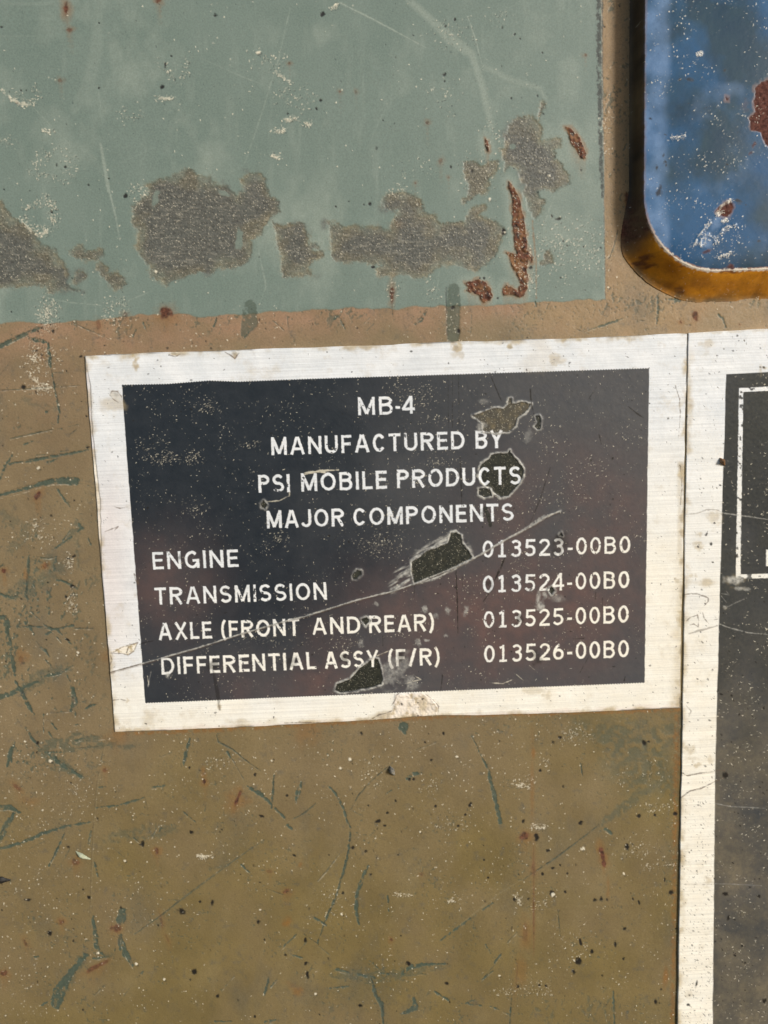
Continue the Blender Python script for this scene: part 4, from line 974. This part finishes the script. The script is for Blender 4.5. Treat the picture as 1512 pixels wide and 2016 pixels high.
for t, pts, wd in [('i',[(230,385),(245,362),(275,365),(300,395),(300,420)],1.6),('i',[(230,385),(250,410),(280,430)],1.4),('i',[(590,150),(620,158),(655,140)],1.8),('i',[(915,130),(950,150),(975,170),(1000,135)],2.4),('l',[(220,770),(255,768),(300,740),(345,725),(395,712),(375,760),(340,785),(300,775),(235,775)],2.),('l',[(350,720),(330,770)],4),('l',[(235,790),(243,815),(232,845)],1.6),('l',[(245,1055),(290,1048),(330,1055)],2),('u',[(760,640),(800,570),(820,510),(850,490)],2.),('u',[(510,800),(620,740),(700,720),(770,690)],2.5),('u',[(1130,490),(1230,560),(1300,640),(1290,730)],1.8),('u',[(650,60),(720,10)],1.5),('l',[(375,300),(385,340),(400,360),(395,330),(380,305)],2.2),('i',[(250,1050),(290,1060),(340,1052)],1.5),('k',[(960,390),(985,470),(990,560),(980,690)],1.8),('k',[(990,860),(1000,1000),(990,1100)],1.5),('i',[(200,1200),(280,1170),(260,1190)],2.),('l',[(1270,1190),(1400,1185),(1512,1190)],2.5)]:
    A.stroke('crack', T(t, pts), wd, .75, .8, .15, .9, 185)
s_, d = A.sdf_poly(T('u', [(800,500),(1110,480),(1230,560),(1300,640),(1280,740),(900,800),(560,810),(620,750),(770,690)]), 10); u, v = U[s_], V[s_]
bl = ss(2, -3, d); L['warm'][s_] = np.maximum(L['warm'][s_], bl); A.put('stain', s_, bl*ss(.1, .8, fbm(u, v, 9., 4, 186))*.75); A.put('dark', s_, bl*ss(.75, 1.1, fbm(u, v, 8., 3, 188))*.8)
H[s_] += bl*(1.6+1.5*fbm(u, v, 9., 3, 189)); L['blush'][s_] = np.maximum(L['blush'][s_], bl*.3)
s_, d = A.sdf_poly(T('l', [(235,765),(300,735),(395,712),(375,765),(340,785),(300,775)]), 4); L['warm'][s_] = np.maximum(L['warm'][s_], ss(1, -1, d)); A.put('stain', s_, ss(1, -1, d)*ss(0, .6, fbm(U[s_], V[s_], 7, 3, 190))*.8)
s_ = A.box(215, 1300, 245, 1300+30)
for tok in 'i,270,380,18,14 i,620,138,22,5 i,975,135,20,8 j,908,92,14,8 j,1228,95,6,12'.split():
    q_ = tok.split(','); x, y = T(q_[0], [(float(q_[1]), float(q_[2]))])[0]; A.spot('film', x, y, float(q_[3])/3.02, float(q_[4])/3.02, .2, .35, .4, .4, 191); H += .8*np.exp(-((U-x)/4)**2-((V-y)/3)**2)
# specks
inkm = ink > .5
dn = np.clip(.3+.9*fbm(U, V, 45., 4, 192), .04, 1)
scatter(12000, dens=np.where(inkm, dn*.9, 0.), fld=A, lo=.08, hi=.8, length=(0., 2.4))
scatter(2600, dens=np.where(inkm, ss(.35, .9, fbm(U, V, 38., 4, 195)), 0.), fld=A, lo=.15, hi=.8, length=(0., 4.))
scatter(5000, dens=np.where(inkm, dn*.6, 0.), fld=A, layer='dark', lo=.3, hi=.8, ang0=-.8, length=(.5, 3.))
scatter(5200, dens=np.where(~inkm, .55*dn+.15*(U > 1000), 0.), fld=A, layer='dark', lo=.2, hi=.95, ang0=-.8, spread=.7, length=(.0, 3.5), pw=1.6)
for _ in range(150):
    x, y = random.uniform(170, 1350), random.uniform(660, 1440); A.spot('dark', x, y, random.uniform(.9, 2.6), random.uniform(.8, 1.8), random.uniform(-1, .5), random.uniform(.6, .95), .6, .5, 196)
for (t, x, y, rx, ry, N) in [('i',810,450,40,30,60),('i',730,760,35,35,70),('i',560,760,70,25,110),('i',480,700,80,50,70),('i',1050,685,50,20,40),('i',730,1060,50,40,50),('j',540,330,50,60,60),('j',700,400,60,50,80),('j',800,530,80,15,40),('j',460,1260,90,70,130),('j',420,1300,60,40,60),('j',790,790,60,20,50),('j',690,900,30,30,30),('i',1230,1240,60,40,70),('j',520,1100,60,30,50),('k',200,770,60,60,40),('k',450,870,60,40,40),('l',1200,700,200,30,80),('m',230,730,40,30,40),('m',560,650,200,60,70),('o',60,360,100,60,60),('k',280,1030,120,100,70)]:
    ring(t, x, y, rx, ry, 0, 360, N, .5, .6, A)
# faint dark veil of dirt in some letters
for t, x, y, r_ in [('m',1095,360,22),('m',1280,570,22),('l',645,205,10),('j',1300,860,0.1),('o',385,160,40),('m',1370,790,30),('j',925,860,10),('m',240,800,22),('l',840,850,26),('l',1310,820,24),('j',1060,1090,14),('m',575,800,20)]:
    x, y = T(t, [(x, y)])[0]; A.spot('dark', x, y, r_/3.02, r_/3.02*1.2, 0, .6, .8, .8, 197)
H += .10*fbm(U, V, 6., 3, 198)+.5*fbm(U, V, 120., 3, 199)+L['pale']*.7+(1-L['ink'])*.1
G[..., 1] -= H*PX*.8
letter_cells = (cellmean(lett_clean*ink) > .5) & (tid[:-1, :-1] >= 0)
hole_cells = (hole_id[:-1, :-1] >= 0) & ~letter_cells
ink_cells = (cellmean(ink) > .5) & ~letter_cells & ~hole_cells
G2 = skirt(G, A, .0004)
pad_ = lambda c: np.pad(c, 1, constant_values=False)
letter_cells, hole_cells, ink_cells = map(pad_, (letter_cells, hole_cells, ink_cells))
tid2 = np.pad(tid, 1, constant_values=-1)[:-1, :-1]; hid2 = np.pad(hole_id, 1, constant_values=-1)[:-1, :-1]
base_a = P(760, 1420, 0)
plate = empty('data_plate', base_a)
tag(plate, 'black and white foil data plate listing MB-4 major components, engine to differential, with torn film', 'data plate', 'foil data plates on the panel')
grid_part('border', G2, ~(letter_cells | hole_cells | ink_cells), A, m_plate, plate, base_a)
grid_part('dark_field', G2, ink_cells, A, m_plate, plate, base_a)
for k in range(12): grid_part('text_line', G2, letter_cells & (tid2 == k), A, m_plate, plate, base_a)
for k in range(len(HOLES)): grid_part('torn_hole', G2, hole_cells & (hid2 == k), A, m_plate, plate, base_a)

# ---- neighbouring plate, cut by the picture's right edge
G = quad_grid(((1355.5,655),(1760,637),(1742,2230),(1331,2230)), 1.25*PX, .46*MM, 1.0)
u0, v0 = project(G[..., 0], G[..., 1], G[..., 2])
B = Field(u0, v0, PLATE_L); U, V, L = B.U, B.V, B.L; H = np.zeros_like(U)
fl = np.interp(V, [600, 737, 1140, 1500, 2016, 2300], [1431, 1430, 1418, 1408.5, 1403, 1400])
dF = np.maximum.reduce([fl-U+.5*fbm(U, V, 14, 2, 201), 737-(U-1430)*.05-V, U-1690, V-2150])
ink = ss(.8, -.8, dF)
# printed white frame and the edge of a letter inside it
fx = np.interp(V, [700, 765, 1140, 1200], [1459.5, 1459.2, 1453, 1452]); fy = 768-(U-1455)*.045; fyb = 1135.5-(U-1450)*.03
frame = np.minimum(np.maximum(np.abs(U-fx)-4.7, np.maximum(fy-4.5-V, V-fyb-4.5)), np.minimum(np.maximum(np.abs(V-fy)-4.5, fx-4.7-U), np.maximum(np.abs(V-fyb)-4.5, fx-4.7-U)))
frame = np.maximum(frame, U-1664)+.5*fbm(U, V, 6., 3, 203)
stem = np.maximum(np.abs(U-1512)-4., np.abs(V-1098.5)-16.5)+.4*fbm(U, V, 5., 2, 204)
fr = ss(.8, -.8, frame); stm = ss(.8, -.8, stem)
rub = ss(.5, 1., fbm(U, V, 9., 3, 206)+.9*np.exp(-((U-1460)/22)**2-((V-1140)/10)**2))
L['ink'][:] = ink*(1-np.maximum(fr, stm)*(1-.75*rub))
L['navy'][:] = ss(1420, 900, V+fbm(U, V, 120., 3, 207)*120)*L['ink']
L['hole'][:] = (.55-.22*ss(1150, 1600, V))*L['ink']*np.clip(1+.35*fbm(U, V, 70., 4, 208), 0, 1.3)
L['stain'][:] = .0
L['warm'][:] = np.clip(ss(700, 1500, V+.2*(U-1350)+fbm(U, V, 90., 3, 209)*120), 0, 1)*.95  # warmer lower down: reflected tint put into the border colour
seam = np.interp(V, [600, 655, 1000, 1400, 2016, 2300], [1357, 1355.5, 1346, 1340, 1335, 1331])
ds = U-seam
L['stain'][:] = np.clip(.20+.2*fbm(U, V, 60., 5, 210, .65), 0, 1)*ss(1150, 1600, V)*L['ink']+.35*np.clip(fbm(U, V, 26., 5, 212, .65)-.42, 0, 1)*(1-ink)+np.clip(ss(16, 0, ds+fbm(U, V, 22., 4, 211)*8)*.75*ss(-.6, .5, fbm(U, V, 26., 3, 214))*ss(660, 760, V), 0, 1)
L['stain'][:] = np.maximum(L['stain'], ss(6, 0, V-(655-(U-1355)*.044)+fbm(U, V, 14, 3, 215)*4)*.4)
L['dark'][:] = np.maximum(L['dark'], ss(2.4, .4, ds+.6*fbm(U, V, 10., 2, 216))*.32*ss(-.6, .2, fbm(U, V, 50., 3, 217)))
for t, pts, wd, v_ in [('n',[(540,690),(580,682),(650,682),(700,700),(735,715),(735,740),(700,780)],2.,.8),('n',[(690,830),(705,880),(740,920)],1.8,.75),('n',[(560,900),(590,870),(650,850),(660,900),(655,945),(620,920),(590,930)],1.8,.8),('n',[(780,890),(815,880)],1.8,.7),('n',[(580,1000),(660,975),(740,955),(810,935)],3.5,.55),('n',[(560,50),(640,45),(720,15),(800,15),(840,30)],2.4,.5),('h',[(1085,225),(1120,240),(1180,228),(1260,218)],2.2,.8),('h',[(1085,350),(1130,315),(1190,300),(1255,268)],2.2,.8),('h',[(1255,210),(1300,215),(1315,235),(1290,255),(1255,270)],1.8,.8),('n',[(540,560),(545,600)],2,.4),('h',[(1090,768),(1250,770)],1.4,.6),('n',[(560,1570),(600,1610),(580,1660)],2,.5)]:
    B.stroke('crack', T(t, pts), wd, v_, .8, .15, .9, 218)
s_, d = B.sdf_poly(T('h', [(1088,240),(1180,235),(1260,222),(1300,220),(1310,235),(1255,262),(1190,296),(1130,312),(1088,345)]), 4)
bl = ss(1.5, -1.5, d)*ss(1415, 1400, U[s_]); L['warm'][s_] = np.maximum(L['warm'][s_], bl); L['stain'][s_] *= 1-bl; H[s_] -= bl*.8
for t, pts, wd, v_ in [('n',[(845,38),(960,55),(1060,70),(1210,92)],2.2,.6),('t',[(160,1435),(270,1450),(400,1465),(512,1485)],2,.5),('n',[(820,920),(900,950),(1050,990),(1210,1005)],2.2,.6),('h',[(1255,375),(1330,390),(1500,398)],2.2,.45),('h',[(1250,765),(1350,768),(1480,775)],1.8,.4),('n',[(840,680),(900,690),(880,660)],1.6,.5),('n',[(880,790),(960,750),(1040,715)],1.8,.45),('n',[(840,700),(880,750)],1.5,.6)]:
    B.stroke('film', T(t, pts), wd, v_, .6, .12, .9, 219)
for t, x, y, rx, ry, v_ in [('n',950,580,60,32,.9),('n',1000,640,50,14,.6),('n',870,790,16,14,.6),('n',720,590,70,18,.0)]:
    x, y = T(t, [(x, y)])[0]; B.spot('film', x, y, rx/4.03, ry/4.03, .1, v_, .6, .6, 220); B.spot('stain', x, y, rx/4.6, ry/4.6, .1, v_*.6, .9, .8, 221)
for t, x, y, rx, ry, v_ in [('n',790,80,36,44,.5),('n',660,300,26,24,.55),('n',660,210,20,18,.5),('n',720,590,70,22,.6),('n',610,535,24,16,.45),('n',560,665,26,12,.5),('n',580,1915,34,30,.5),('n',600,1990,60,16,.4),('k',1150,140,34,20,.45),('k',1120,210,40,24,.25),('k',1200,1175,30,26,.45),('k',1100,1350,16,20,.5),('t',100,1465,40,26,.3),('h',1130,110,24,18,.4),('h',1225,160,20,12,.4),('h',1220,755,20,18,.5),('h',1160,185,16,14,.6),('h',1130,1300,18,16,.3),('k',1470,300,8,26,.5),('k',1490,283,22,6,.6)]:
    x, y = T(t, [(x, y)])[0]; B.spot('stain', x, y, rx/TILES[t][2], ry/TILES[t][2], 0, v_, .8, .8, 222)
for tok in 't,278,80,9,7 t,308,512,9,9 t,122,232,8,6 t,175,183,6,5 t,480,322,9,6 t,455,320,6,5 n,755,285,12,10 n,655,310,12,8 n,720,210,8,16 n,785,120,8,8 n,770,430,10,6 n,960,385,10,16 n,962,198,8,8 h,1305,235,12,16 h,1305,815,14,9 h,1468,825,9,7 h,1320,930,6,14 h,1385,1068,7,7 h,1495,1335,10,10 h,1350,1115,7,5 h,1400,1150,5 h,1165,1250,5,16 h,1125,1355,8,6 n,920,1490,9,9 n,810,1450,6,14 n,840,1480,14,6 n,980,1640,6,10 n,1175,1590,6,12 t,148,1222,8,6 n,450,1,6'.split():
    q_ = tok.split(','); x, y = T(q_[0], [(float(q_[1]), float(q_[2]))])[0]; k_ = TILES[q_[0]][2]; B.spot('dark', x, y, float(q_[3])/k_, float(q_[-1])/k_, .3, .95, .5, .5, 223)
inkm = ink > .5; dn = np.clip(.35+.8*fbm(U, V, 40., 4, 224), .05, 1)
scatter(14000, dens=np.where(inkm, dn*.7, 0.), fld=B, lo=.06, hi=.75, ang0=.3, spread=.6, length=(.5, 3.4))
scatter(9000, dens=np.where(~inkm, .18+.75*ss(1450, 1750, V), 0.), fld=B, layer='dark', lo=.2, hi=.85, ang0=-.95, spread=.3, length=(0., 4.), pw=1.8)
scatter(3000, dens=np.where(inkm, dn*.6, 0.), fld=B, layer='dark', lo=.3, hi=.8, length=(.5, 3.))
for _ in range(160):
    x, y = random.uniform(1340, 1520), random.uniform(660, 2016); B.spot('dark', x, y, random.uniform(1., 2.4), random.uniform(.8, 1.6), random.uniform(.2, 1.2), random.uniform(.6, .95), .6, .5, 225)
H += .1*fbm(U, V, 6., 3, 226)+.5*fbm(U, V, 120., 3, 227)+L['pale']*.7
G[..., 1] -= H*PX*.8
fc = cellmean(fr*ink) > .5; sc_ = cellmean(stm*ink) > .5; ic = (cellmean(ink) > .5) & ~fc & ~sc_
G2 = skirt(G, B, .0004); fc, sc_, ic = map(pad_, (fc, sc_, ic))
base_b = P(1540, 2230, 0)
plate_b = empty('data_plate', base_b)
tag(plate_b, 'black foil data plate with thin white ruled frame, beside the components plate', 'data plate', 'foil data plates on the panel')
grid_part('border', G2, ~(fc | sc_ | ic), B, m_plate, plate_b, base_b)
grid_part('dark_field', G2, ic, B, m_plate, plate_b, base_b)
grid_part('ruled_frame', G2, fc, B, m_plate, plate_b, base_b)
grid_part('text_line', G2, sc_, B, m_plate, plate_b, base_b)

# ================================================================== 4. THE RAISED BLUE COVER
COVER_L = ['side', 'amber', 'teal', 'sheen', 'rust', 'halo', 'dark', 'pale']
m_cover = layered('blue_enamel', ((.016, .075, .175), (.028, .100, .215), 60.), [
    ('teal', (.008, .030, .050), (.018, .046, .058), 160., .30),
    ('sheen', (.17, .28, .47), (.11, .20, .36), 200., .36),
    ('side', (.150, .105, .055), (.115, .080, .042), 300., .45),
    ('amber', (.72, .31, .025), (.46, .18, .016), 200., .38),
    ('halo', (.34, .19, .12), (.25, .14, .10), 900., .6),
    ('rust', (.05, .016, .012), (.13, .05, .035), 1500., .8),
    ('dark', (.012, .012, .014), None, 0, .5),
    ('pale', (.85, .80, .68), None, 0, .35)], rough=.25, spec=.20, grain=.08, bump=.06, coat=0.)
HC = 6.2*MM
rad = 17.5*MM
cl = P(1269.5, 200, HC)[0]; cbz = P(1450, 532, HC)[2]
CW, CHh = 62*MM, 95*MM
ctr = np.array([cl+CW/2, cbz+CHh/2])
mg = 7*MM; st_ = .14*MM
gx = np.arange(ctr[0]-CW/2-mg, ctr[0]+CW/2+mg, st_); gz = np.arange(ctr[1]+CHh/2+mg, ctr[1]-CHh/2-mg, -st_)
X, Z = np.meshgrid(gx, gz)
qx = np.abs(X-ctr[0])-(CW/2-rad); qz = np.abs(Z-ctr[1])-(CHh/2-rad)
sd = np.hypot(np.maximum(qx, 0), np.maximum(qz, 0))+np.minimum(np.maximum(qx, qz), 0)-rad
down = np.clip(-(Z-ctr[1])/(CHh/2)-.62, 0, .38)/.38
nzd = np.where(qz > -rad*.2, np.clip((qz+rad*.2)/(rad*1.1), 0, 1), 0)*(Z < ctr[1])
wl = (.7+4.9*ss(0.05, .95, nzd))*MM*(1+.10*fbm(X/PX, Z/PX, 70., 3, 337))                 # how far the side wall leans out
t_ = np.clip(sd/wl, 0, 1)
h_ = HC*(1-ss(.0, 1., t_)*.35-.65*t_)
foot = np.clip((sd-wl)/(1.6*MM), 0, 1)
h_ = np.where(sd > wl, 0*h_, h_)
fw = (.9+1.0*nzd)*MM
ft = np.clip((sd-.78*wl)/fw, 0, 1)
h_ = np.where(sd > .78*wl, np.maximum(h_, HC*.186*(1-ft)**2.2), h_)
# face: rolled edge, a shallow dish, dents
roll = np.clip(-sd/(4.6*MM), 0, 1)
h_ = np.where(sd <= 0, HC-.42*MM*(1-roll)**2.0-.0*MM, h_-.42*MM*np.clip(1-t_, 0, 1))
u0, v0 = project(X, -h_, Z)
C = Field(u0, v0, COVER_L); U, V, L = C.U, C.V, C.L
Hc = np.where(sd <= 0, 1.6*fbm(X/PX, Z/PX, 190., 2, 301)*ss(0, 4*MM, -sd)+.03*fbm(X/PX, Z/PX, 7., 3, 303), .25*fbm(X/PX, Z/PX, 10., 3, 304)*(sd < wl))
side = ss(-.25*MM, .15*MM, sd+.12*MM*fbm(X/PX, Z/PX, 8., 3, 305)); L['side'][:] = side
L['amber'][:] = side*ss(.55, .9, nzd+.12*fbm(X/PX, Z/PX, 40., 3, 307))*ss(.95, .5, t_*.8+.1*fbm(X/PX, Z/PX, 20., 3, 309))  # warm bounce light on the downward wall, put into its colour
L['halo'][:] = ss(.55*MM, .1*MM, np.abs(sd+.15*MM)+.18*MM*fbm(X/PX, Z/PX, 9., 3, 311))*(.25+.75*ss(.2, .8, nzd))
L['pale'][:] = ss(.42*MM, .1*MM, np.abs(sd+.1*MM)+.25*MM*fbm(X/PX, Z/PX, 5., 3, 313))*.7*ss(.35, .95, nzd)
L['teal'][:] = np.clip(.50+1.25*fbm(U, V, 140., 5, 315, .55)+.75*np.exp(-((U-1470)/70)**2-((V-60)/130)**2)+.3*np.exp(-((U-1440)/60)**2-((V-300)/90)**2), 0, 1)*(1-side)*.85  # dark clouding for uneven sky reflection, put into the colour
L['sheen'][:] = np.clip(ss(6.2*MM, 3.0*MM, -sd+1.1*MM*fbm(U, V, 70., 4, 316))*(.62+.35*fbm(U, V, 40., 4, 318))*ss(ctr[0]-CW/2+7*MM, ctr[0]-CW/2+5*MM, X)+np.clip(fbm(U, V, 60., 4, 317)-.35, 0, 1)*.4, 0, 1)*(1-side)  # paler left band: sky reflection on the rolled edge, put into the colour
cw_ = side*np.exp(-((nzd-.42)/.26)**2)*(U < 1420)
L['rust'][:] = np.maximum(L['rust'], np.clip(cw_*(.75+.7*fbm(X/PX, Z/PX, 26., 4, 331)), 0, .9))
L['rust'][:] = np.maximum(L['rust'], side*.8*ss(.1, .7, fbm(X/PX*.5, Z/PX, 16., 4, 333)-.25*nzd)*ss(.15, .5, nzd))
L['dark'][:] = np.maximum(L['dark'], np.clip(side*ss(.5, .05, nzd)*(.45+.5*fbm(X/PX, Z/PX*.3, 20., 3, 335)), 0, .8))  # shade of the steep side walls put into their colour
for t, pts in [('c', [(1512,470),(1470,480),(1435,510),(1430,590),(1440,650),(1405,690),(1415,750),(1470,770),(1490,830),(1560,900),(1640,760),(1620,540)]), ('c', [(1215,1230),(1240,1190),(1290,1160),(1312,1185),(1300,1230),(1270,1260),(1235,1250)]), ('c', [(1265,565),(1285,570),(1280,595),(1262,588)])]:
    s_, d = C.sdf_poly(T(t, pts), 14); d2 = d+fbm(U[s_], V[s_], 10., 3, 319)*2.5
    C.put('rust', s_, ss(1.2, -1.2, d2)); C.put('halo', s_, ss(6, 0, d2+fbm(U[s_], V[s_], 14., 3, 321)*3)*.4); Hc[s_] += ss(2, -2, d2)*.8*(fbm(U[s_], V[s_], 6, 3, 322)-.6)
for tok in 'c,1430,840,16,10,-.8,.7 c,1410,890,12,8,-.8,.6 c,1160,1460,26,10,-.3,.8 c,1295,1555,22,14,0,.9 c,1270,1565,50,12,0,.5 c,1380,610,20,30,0,.25 r,920,945,40,12,-.3,.7 r,1160,1090,22,30,0,.9'.split():
    q_ = tok.split(','); x, y = T(q_[0], [(float(q_[1]), float(q_[2]))])[0]; k_ = TILES[q_[0]][2]; C.spot('rust', x, y, float(q_[3])/k_, float(q_[4])/k_, float(q_[5]), float(q_[6]), .6, .5, 323)
for tok in 'c,1055,460,20,12 c,1000,462,7,7 c,828,690,10,6 c,1260,410,6,10 c,1275,955,7,5 c,880,1110,12,26 c,905,905,5,10 c,915,940,8,8 c,915,780,9,4 c,1335,1165,18,8 c,1460,1400,8,8 r,1300,500,8,4 r,1225,480,30,12 r,515,30,8 r,540,120,7,14 r,480,390,30,30 r,455,140,14,20'.split():
    q_ = tok.split(','); x, y = T(q_[0], [(float(q_[1]), float(q_[2]))])[0]; k_ = TILES[q_[0]][2]; C.spot('dark', x, y, float(q_[3])/k_, float(q_[-1])/k_, .3, .85 if float(q_[3]) < 25 else .4, .6, .6, 324)
for t, pts, wd in [('r',[(770,895),(815,875),(850,800),(900,730),(950,660)],[4,4,3,3]),('r',[(1010,590),(1070,510),(1130,455),(1170,445)],[2,3,3,2]),('r',[(1040,790),(1080,730),(1130,700),(1200,690)],[2.5,2,2]),('r',[(1070,660),(1110,630)],[3,3]),('r',[(1000,1005),(1080,985),(1150,960)],[1.6,2,1.4]),('r',[(1020,1260-1255+590),(1050,560)],[2,2]),('r',[(870,900),(880,820),(930,780),(1000,820),(1010,870)],[1.3,1.3,1.3]),('c',[(1100,330),(1130,310)],[2,2]),('c',[(930,815),(1020,800)],[2,1.5])]:
    C.stroke('pale', T(t, pts), [x_*.8 for x_ in wd], .45, 1.2, .5, .9, 325)
    dashpath(C, T(t, pts), 2.4, 45, .75)
    s_, d = C.sdf_stroke(T(t, pts), [2.]*3); Hc[s_] += np.exp(-(d/3.)**2)*.4*ss(-.4, .5, fbm(U[s_], V[s_], 7., 3, 329))
C.spot('sheen', *T('r', [(930,840)])[0], 11, 14, .3, .5, .4, .4, 326); C.spot('sheen', *T('r', [(1030,660)])[0], 9, 16, .2, .5, .4, .4, 327)
face_m = (sd < -.3*MM)
dn = np.clip(.25+.9*fbm(U, V, 45., 4, 328), .04, 1)
vis = face_m & (U < 1600) & (V > -120)
scatter(20000, dens=np.where(vis, dn*.7, 0.), fld=C, lo=.06, hi=.85, ang0=.75, spread=.35, length=(0., 3.5))
scatter(9000, dens=np.where(vis, dn*.5, 0.), fld=C, layer='dark', lo=.2, hi=.6, ang0=.75, length=(1., 4.))
scatter(6000, dens=np.where(~face_m & (sd < wl), .5, 0.), fld=C, lo=.15, hi=.5, length=(.5, 2.5))
Hc += L['pale']*.6*(sd < 0)
Yc = -(h_+Hc*PX)
Yc = np.where(sd > .78*wl+fw, .0006, Yc)
XYZc = np.stack([X, Yc, Z], -1)
cell_sd = cellmean(sd); keep = cell_sd < .78*cellmean(wl)+cellmean(fw)+.2*MM
rustc = cellmean(L['rust']*(sd < 0)) > .55
base_c = np.array([ctr[0], 0, ctr[1]-CHh/2])
cover = empty('raised_cover', base_c)
tag(cover, 'raised steel cover with a rounded corner, chipped blue face and rusty side, warm bounce light painted amber', 'cover')
facec = (cell_sd <= -.1*MM)
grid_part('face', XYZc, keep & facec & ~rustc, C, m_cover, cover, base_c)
grid_part('side_wall', XYZc, keep & ~facec, C, m_cover, cover, base_c)
grid_part('rust_scab', XYZc, keep & facec & rustc, C, m_cover, cover, base_c)

# ================================================================== 5. LOOSE BITS RESTING ON THE PANEL
def simple_mat(name, c1, c2, scale, rough=.6):
    return layered(name, (c1, c2, scale), [], rough=rough, spec=.3, grain=.12, bump=.3)
def pod(name, t, pts, wid, hgt, mat, label, cat, ridge=.3, lift=.05*MM, seed=401, onz=0.):
    """a small lens-shaped body along a surveyed line"""
    pp2 = [P(x, y, onz) for x, y in T(t, pts)]; a_, b_ = pp2[0], pp2[-1]; ax = b_-a_; ln = np.linalg.norm(ax); ax /= ln; sd_ = np.cross(ax, [0, -1, 0])
    nl, na = 26, 14; vs = []
    for i in range(nl+1):
        f = i/nl; prof = (math.sin(math.pi*min(max(f, .001), .999))**.75)*(1-.18*math.cos(2*math.pi*f*1.3))
        c = a_+ax*ln*f+sd_*PX*1.0*math.sin(f*3.0)
        for j in range(na):
            an = 2*math.pi*j/na; rr = 1+.12*float(fbm(np.array([i*3.1]), np.array([j*4.7]), 9., 2, seed)[0])
            k_ = math.cos(an)*wid*PX/2*prof*rr; hh = (math.sin(an)*.5+.5)*hgt*prof*rr+ridge*hgt*prof*max(0, math.sin(an))*(abs(math.cos(an)) < .3)
            vs.append(c+sd_*k_+np.array([0, -1, 0])*(lift+hh))
    vs = np.array(vs); q = []
    for i in range(nl):
        for j in range(na): q.append((i*na+j, i*na+(j+1) % na, (i+1)*na+(j+1) % na, (i+1)*na+j))
    mid = vs.mean(0); mid[1] = 0
    o = mesh_object(name, vs, np.array(q), {}, mat, None, mid); o.location = mid
    tag(o, label, cat); return o
pod('seed_husk', 'f', [(432,712),(522,760)], 9., .7*MM, simple_mat('dry_husk', (.42, .44, .32), (.30, .33, .22), 900.), 'small pale green seed husk stuck to the brown paint at lower left', 'seed', lift=.05*MM)
pod('dirt_flake', 'f', [(-38,868),(64,878)], 13., .6*MM, simple_mat('black_dirt', (.014, .013, .012), (.03, .028, .024), 1500.), 'black tarry dirt flake on the brown paint at the left picture edge', 'dirt', lift=.03*MM, seed=405)
pod('dirt_crumb', 't', [(143,1012),(182,1072)], 9., .9*MM, simple_mat('brown_crumb', (.22, .12, .055), (.13, .07, .035), 1500.), 'small brown crumb on the white border of the right-hand framed plate', 'crumb', lift=.05*MM, seed=409, onz=.46*MM)
pod('grit_chip', 'g', [(925,226),(952,280)], 11., 1.0*MM, simple_mat('grey_grit', (.30, .28, .23), (.05, .048, .045), 1800.), 'grey stone chip caught on the brown paint below the components plate', 'grit', lift=.03*MM, seed=413)
